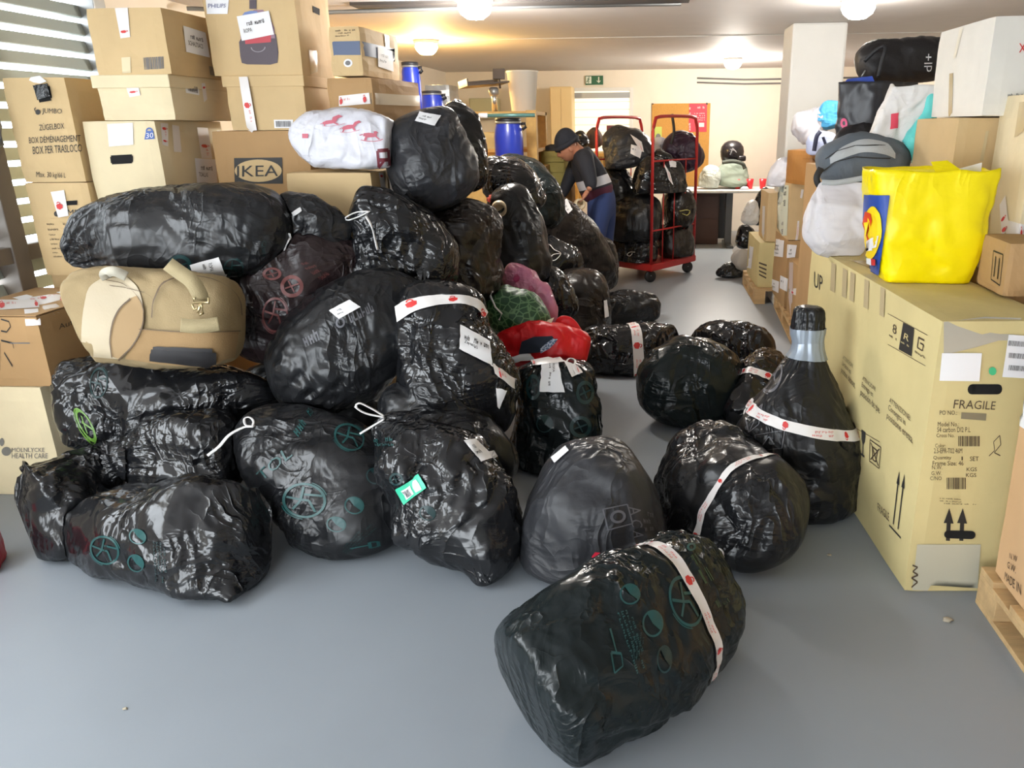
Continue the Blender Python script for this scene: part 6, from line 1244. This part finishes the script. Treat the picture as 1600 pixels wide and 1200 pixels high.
# small red container cut by the left edge and crumbs on the floor
rq = P(4, 890, 2.5)
rc = carton('red_crate', 'red plastic container cut off by the left edge', (G(12, 893).x - .02, G(12, 893).y - .02, 0), (.30, .16, .13), mat('red_crate_plastic', c(190, 24, 44), .4), z0=0, cat='crate', seed=75, bulge=.002, rot=.5)
for k, (px, py, r_, lab) in enumerate(((1480, 970, .012, 'pale crumb on the floor in front of the bicycle carton'), (1296, 868, .006, 'tiny dark crumb on the floor beside the bicycle carton'), (196, 1108, .005, 'tiny dark speck on the floor at the lower left'))):
    q = G(px, py); bm = bmesh.new(); bmesh.ops.create_icosphere(bm, subdivisions=2, radius=r_)
    for v in bm.verts: v.co = Vector((v.co.x * 1.4, v.co.y, v.co.z * .6)) * (1 + .3 * math.sin(v.co.x * 900 + v.co.y * 700)) + Vector((q.x, q.y, r_ * .5))
    tag(fbm('crumb', bm, mat('crumb', c(170, 160, 140), .8), None, True), lab, 'crumb')

# ================================================================ THE PERSON
def skin(joints, edges, root, sub=2):
    """joints: name -> (vec, radius or (rx, ry)); returns evaluated mesh data"""
    names = list(joints); idx = {n: i for i, n in enumerate(names)}
    me = bpy.data.meshes.new('sk'); me.from_pydata([tuple(joints[n][0]) for n in names], [(idx[a], idx[b]) for a, b in edges], []); me.update()
    o = bpy.data.objects.new('sk', me); COL.objects.link(o)
    m1 = o.modifiers.new('s', 'SKIN'); m1.use_smooth_shade = True
    if sub: m2 = o.modifiers.new('u', 'SUBSURF'); m2.levels = sub; m2.render_levels = sub
    for n in names:
        r = joints[n][1]; sv = me.skin_vertices[0].data[idx[n]]; sv.radius = (r, r) if not isinstance(r, tuple) else r; sv.use_root = (n == root)
    dg = bpy.context.evaluated_depsgraph_get(); ev = o.evaluated_get(dg); out = bpy.data.meshes.new_from_object(ev)
    bpy.data.objects.remove(o); return out
def V(px, py, d): return P(px, py, d)
SKIN = mat('skin', c(176, 122, 96), .55); HAIRM = mat('knit_cap', c(32, 36, 46), .85, bump=.3, bscale=120)
# joints in world space; the figure bends forward to the left
D = 7.62
hip = V(940, 330, D); hip.z = .88
j = {'pelvis': (hip, .14), 'waist': (hip + Vector((-.06, -.02, .18)), .13), 'chest': (hip + Vector((-.17, -.05, .40)), .16), 'neck': (hip + Vector((-.25, -.08, .53)), .062), 'headb': (hip + Vector((-.30, -.10, .60)), .06),
     'hipL': (hip + Vector((-.02, -.10, -.05)), .105), 'kneeL': (hip + Vector((-.06, -.13, -.42)), .07), 'ankL': (hip + Vector((-.02, -.12, -.80)), .045), 'toeL': (hip + Vector((-.18, -.16, -.85)), .035),
     'hipR': (hip + Vector((.03, .10, -.05)), .105), 'kneeR': (hip + Vector((.02, .12, -.42)), .07), 'ankR': (hip + Vector((.05, .12, -.80)), .045), 'toeR': (hip + Vector((-.11, .14, -.85)), .035)}
ch = j['chest'][0]
hand = V(910, 303, 7.22)
j.update({'shL': (ch + Vector((.02, -.19, .05)), .07), 'elL': (ch + Vector((.10, -.28, -.20)), .05), 'wrL': (hand + Vector((.05, .03, .03)), .028),
          'shR': (ch + Vector((-.03, .17, .05)), .07), 'elR': (ch + Vector((-.16, .16, -.19)), .05), 'wrR': (ch + Vector((-.24, .02, -.38)), .03)})
ed = [('pelvis', 'waist'), ('waist', 'chest'), ('chest', 'neck'), ('neck', 'headb'), ('pelvis', 'hipL'), ('hipL', 'kneeL'), ('kneeL', 'ankL'), ('ankL', 'toeL'), ('pelvis', 'hipR'), ('hipR', 'kneeR'), ('kneeR', 'ankR'), ('ankR', 'toeR'),
      ('chest', 'shL'), ('shL', 'elL'), ('elL', 'wrL'), ('chest', 'shR'), ('shR', 'elR'), ('elR', 'wrR')]
bodyj = {k: (v[0], v[1] * .86 if not isinstance(v[1], tuple) else v[1]) for k, v in j.items()}
body = skin(bodyj, ed, 'pelvis', 1)
bmb = bmesh.new(); bmb.from_mesh(body)
# head: shaped ellipsoid with brow, nose, lips, ears; it looks left and down
hc = V(886, 232, D - .12); fdir = Vector((-.80, -.35, -.48)).normalized(); upd = Vector((-.42, -.10, .90)); sd = fdir.cross(upd).normalized(); upd = sd.cross(fdir).normalized()
HM = Matrix((( sd.x, fdir.x, upd.x), (sd.y, fdir.y, upd.y), (sd.z, fdir.z, upd.z)))
def head_pt(s, f_, u): return hc + sd * s + fdir * f_ + upd * u
r = bmesh.ops.create_uvsphere(bmb, u_segments=32, v_segments=24, radius=1)
for v in r['verts']:
    x, y, z = v.co; w = 1 - .22 * max(0, -z); yy = .098 * y * (1 - .06 * max(0, -z)); xx = .076 * x * w; zz = .118 * z
    if y > 0:
        nose = math.exp(-((x / .16) ** 2)) * math.exp(-(((z + .12) / .18) ** 2)); yy += .024 * nose * (1 if z < .1 else .6)
        yy -= .010 * (math.exp(-(((x - .38) / .17) ** 2)) + math.exp(-(((x + .38) / .17) ** 2))) * math.exp(-(((z - .06) / .12) ** 2))
        yy += .006 * math.exp(-((x / .3) ** 2)) * math.exp(-(((z + .46) / .06) ** 2)) - .004 * math.exp(-((x / .3) ** 2)) * math.exp(-(((z + .40) / .03) ** 2))
        yy += .010 * math.exp(-((x / .35) ** 2)) * math.exp(-(((z + .80) / .14) ** 2)) + .005 * math.exp(-(((z - .22) / .1) ** 2))
    v.co = head_pt(xx, yy, zz)
for s in (-1, 1):
    r = bmesh.ops.create_uvsphere(bmb, u_segments=12, v_segments=8, radius=1)
    for v in r['verts']: v.co = head_pt(s * (.074 + .010 * v.co.x * s), -.008 + .018 * v.co.y, -.012 + .030 * v.co.z)
# hands: palm and five fingers closing on the tape roll
def hand_mesh(wr, tip, across, nrm, curl):
    fd = (tip - wr).normalized(); ac = across.normalized(); palm = wr + fd * .055
    jj = {'w': (wr, .024), 'p': (palm, (.034, .018)), 'k': (palm + fd * .035, (.036, .016))}; me = skin(jj, [('w', 'p'), ('p', 'k')], 'w', 1); bmb.from_mesh(me)
    for k, (o_, L) in enumerate(((-.030, .060), (-.010, .070), (.010, .066), (.029, .052))):
        b0 = palm + fd * .03 + ac * o_; b1 = b0 + (fd + nrm * curl * .5).normalized() * L * .5; b2 = b1 + (fd * .4 + nrm * curl).normalized() * L * .35; b3 = b2 + (nrm * curl - fd * .3).normalized() * L * .25
        me = skin({'a': (b0, .0095), 'b': (b1, .009), 'c': (b2, .008), 'd': (b3, .007)}, [('a', 'b'), ('b', 'c'), ('c', 'd')], 'a', 1); bmb.from_mesh(me)
    t0 = palm - ac * .030 - fd * .01; t1 = t0 - ac * .025 + fd * .025 + nrm * .012; t2 = t1 + fd * .028 + nrm * .02 + ac * .004
    me = skin({'a': (t0, .012), 'b': (t1, .0105), 'c': (t2, .0085)}, [('a', 'b'), ('b', 'c')], 'a', 1); bmb.from_mesh(me)
wL = j['wrL'][0]; hand_mesh(wL, wL + Vector((-.06, -.03, -.085)), Vector((-.45, .75, -.2)), Vector((-.5, -.5, -.2)), 1.0)
wR = j['wrR'][0]; hand_mesh(wR, wR + Vector((-.05, -.02, -.10)), Vector((.1, .9, .0)), Vector((.6, -.3, -.2)), .8)
person = fbm('person', bmb, SKIN, None, True); tag(person, 'person in dark cap and jacket with a white band bending over the bags', 'person')
EY = mat('eye_dark', c(40, 30, 28), .3)
for s in (-1, 1):
    bm = bmesh.new(); bmesh.ops.create_uvsphere(bm, u_segments=12, v_segments=8, radius=.011)
    for v in bm.verts: v.co += head_pt(s * .030, .083, .008)
    fbm('eye', bm, EY, person, True)
bm = bmesh.new(); tube(bm, [head_pt(-.022, .096, -.054), head_pt(0, .101, -.052), head_pt(.022, .096, -.054)], .0045, 8); fbm('lips', bm, mat('lip_tone', c(140, 80, 72), .5), person, True)
# knitted cap bulging at the back
bm = bmesh.new(); r = bmesh.ops.create_uvsphere(bm, u_segments=32, v_segments=20, radius=1)
for v in r['verts']:
    x, y, z = v.co; zc = max(z, -.15); v.co = head_pt(.096 * x, .120 * y - .022 - .018 * max(0, zc), .052 + .125 * zc + .05 * min(0, y) * (1 - abs(z)))
fbm('cap', bm, HAIRM, person, True)
bm = bmesh.new(); tube(bm, [head_pt(.095 * math.cos(a), .118 * math.sin(a) - .02, .038 + .0 * math.sin(a)) for a in np.linspace(0, 2 * math.pi, 28, endpoint=False)], .014, 8, True, 1.6); fbm('cap_brim', bm, HAIRM, person, True)
# dark hair falling on the neck
hr = skin({'a': (head_pt(.04, -.085, -.01), .05), 'b': (head_pt(.03, -.10, -.09), .05), 'c': (head_pt(.03, -.11, -.18), .035)}, [('a', 'b'), ('b', 'c')], 'a', 2); link('hair', hr, mat('dark_hair', c(30, 24, 22), .6), person, True)
# jacket with white band and burgundy hem, jeans, shoes
jm = bpy.data.materials.new('banded_jacket'); jm.use_nodes = True; nt = jm.node_tree; b = nt.nodes['Principled BSDF']; b.inputs['Roughness'].default_value = .8
geo = nt.nodes.new('ShaderNodeTexCoord'); sx = nt.nodes.new('ShaderNodeSeparateXYZ'); nt.links.new(geo.outputs['Object'], sx.inputs[0])
ax = nt.nodes.new('ShaderNodeMath'); ax.operation = 'MULTIPLY_ADD'; ax.inputs[1].default_value = -.28; nt.links.new(sx.outputs['X'], ax.inputs[0]); nt.links.new(sx.outputs['Z'], ax.inputs[2])
rp = nt.nodes.new('ShaderNodeValToRGB'); rp.color_ramp.interpolation = 'CONSTANT'
mr = nt.nodes.new('ShaderNodeMapRange'); off0 = -.28 * hip.x + hip.z; mr.inputs[1].default_value = off0 - .10; mr.inputs[2].default_value = off0 + .60
nt.links.new(ax.outputs[0], mr.inputs[0]); nt.links.new(mr.outputs[0], rp.inputs[0]); nt.links.new(rp.outputs[0], b.inputs['Base Color'])
els = rp.color_ramp.elements; els[0].position = 0; els[0].color = c(82, 34, 54)
for pos, col in ((.37, c(34, 38, 48)), (.40, c(206, 208, 216)), (.53, c(32, 35, 44))):
    e_ = els.new(pos); e_.color = col
els[len(els) - 1].color = c(32, 35, 44)
jj = {k: (j[k][0], j[k][1] * 1.12 + .012) for k in ('pelvis', 'waist', 'chest', 'shL', 'elL', 'shR', 'elR')}
jj['pelvis'] = (hip + Vector((-.01, 0, .02)), .185); jj['waist'] = (j['waist'][0], .175); jj['neck'] = (j['neck'][0] + Vector((.03, .01, -.03)), .085)
jt = {k: jj[k] for k in ('pelvis', 'waist', 'chest', 'neck')}; jt['shL'] = (jj['shL'][0], .095); jt['shR'] = (jj['shR'][0], .095); jt['chest'] = (ch, .215); jt['neck'] = (jj['neck'][0], .10)
link('jacket', skin(jt, [('pelvis', 'waist'), ('waist', 'chest'), ('chest', 'neck'), ('chest', 'shL'), ('chest', 'shR')], 'pelvis', 2), jm, person, True)
NAVY = mat('navy_sleeve', c(32, 35, 44), .8)
for k in 'LR':
    cu_ = j['wr' + k][0].lerp(j['el' + k][0], .2)
    link('sleeve', skin({'z': (ch.lerp(j['sh' + k][0], .25), .125), 'a': (j['sh' + k][0], .10), 'b': (j['el' + k][0], .066), 'c': (cu_, .044)}, [('z', 'a'), ('a', 'b'), ('b', 'c')], 'z', 2), NAVY, person, True)
tr_ = {k: (j[k][0], j[k][1] * 1.1 + .012) for k in ('waist', 'pelvis', 'hipL', 'kneeL', 'ankL', 'hipR', 'kneeR', 'ankR')}
link('jeans', skin(tr_, [('waist', 'pelvis'), ('pelvis', 'hipL'), ('hipL', 'kneeL'), ('kneeL', 'ankL'), ('pelvis', 'hipR'), ('hipR', 'kneeR'), ('kneeR', 'ankR')], 'pelvis', 2), mat('blue_denim', c(44, 62, 110), .85, bump=.2, bscale=200), person, True)
for k in 'LR':
    a_ = j['ank' + k][0]; t_ = j['toe' + k][0]; a2 = Vector((a_.x + .03, a_.y, .05)); t2 = Vector((t_.x, t_.y, .045))
    link('shoe', skin({'a': (a2, .05), 'b': (a2.lerp(t2, .5), .048), 'c': (t2, .042)}, [('a', 'b'), ('b', 'c')], 'a', 2), mat('dark_shoe', c(40, 38, 40), .6), person, True)
tq_ = j['wrL'][0] + Vector((-.075, -.06, -.12)); Mt = (CAM - V(905, 315, 7.12)).to_track_quat('Z', 'Y').to_matrix().to_4x4() @ Matrix.Rotation(.5, 4, 'Y')
tr2 = latheo('tape_roll', [(.036, -.024), (.05, -.024), (.05, .024), (.036, .024), (.036, -.023)], tq_, MATS['tan_tape_roll'], None, 28, Mt); tag(tr2, 'roll of tape held in the hand of the bending person', 'tape roll')

for o in bpy.data.objects:
    if o.name.split('.')[0] == 'check_list' or (o.name.startswith('lettering') and o.parent and o.parent.name.startswith('logo')): o['kind'] = 'stuff'
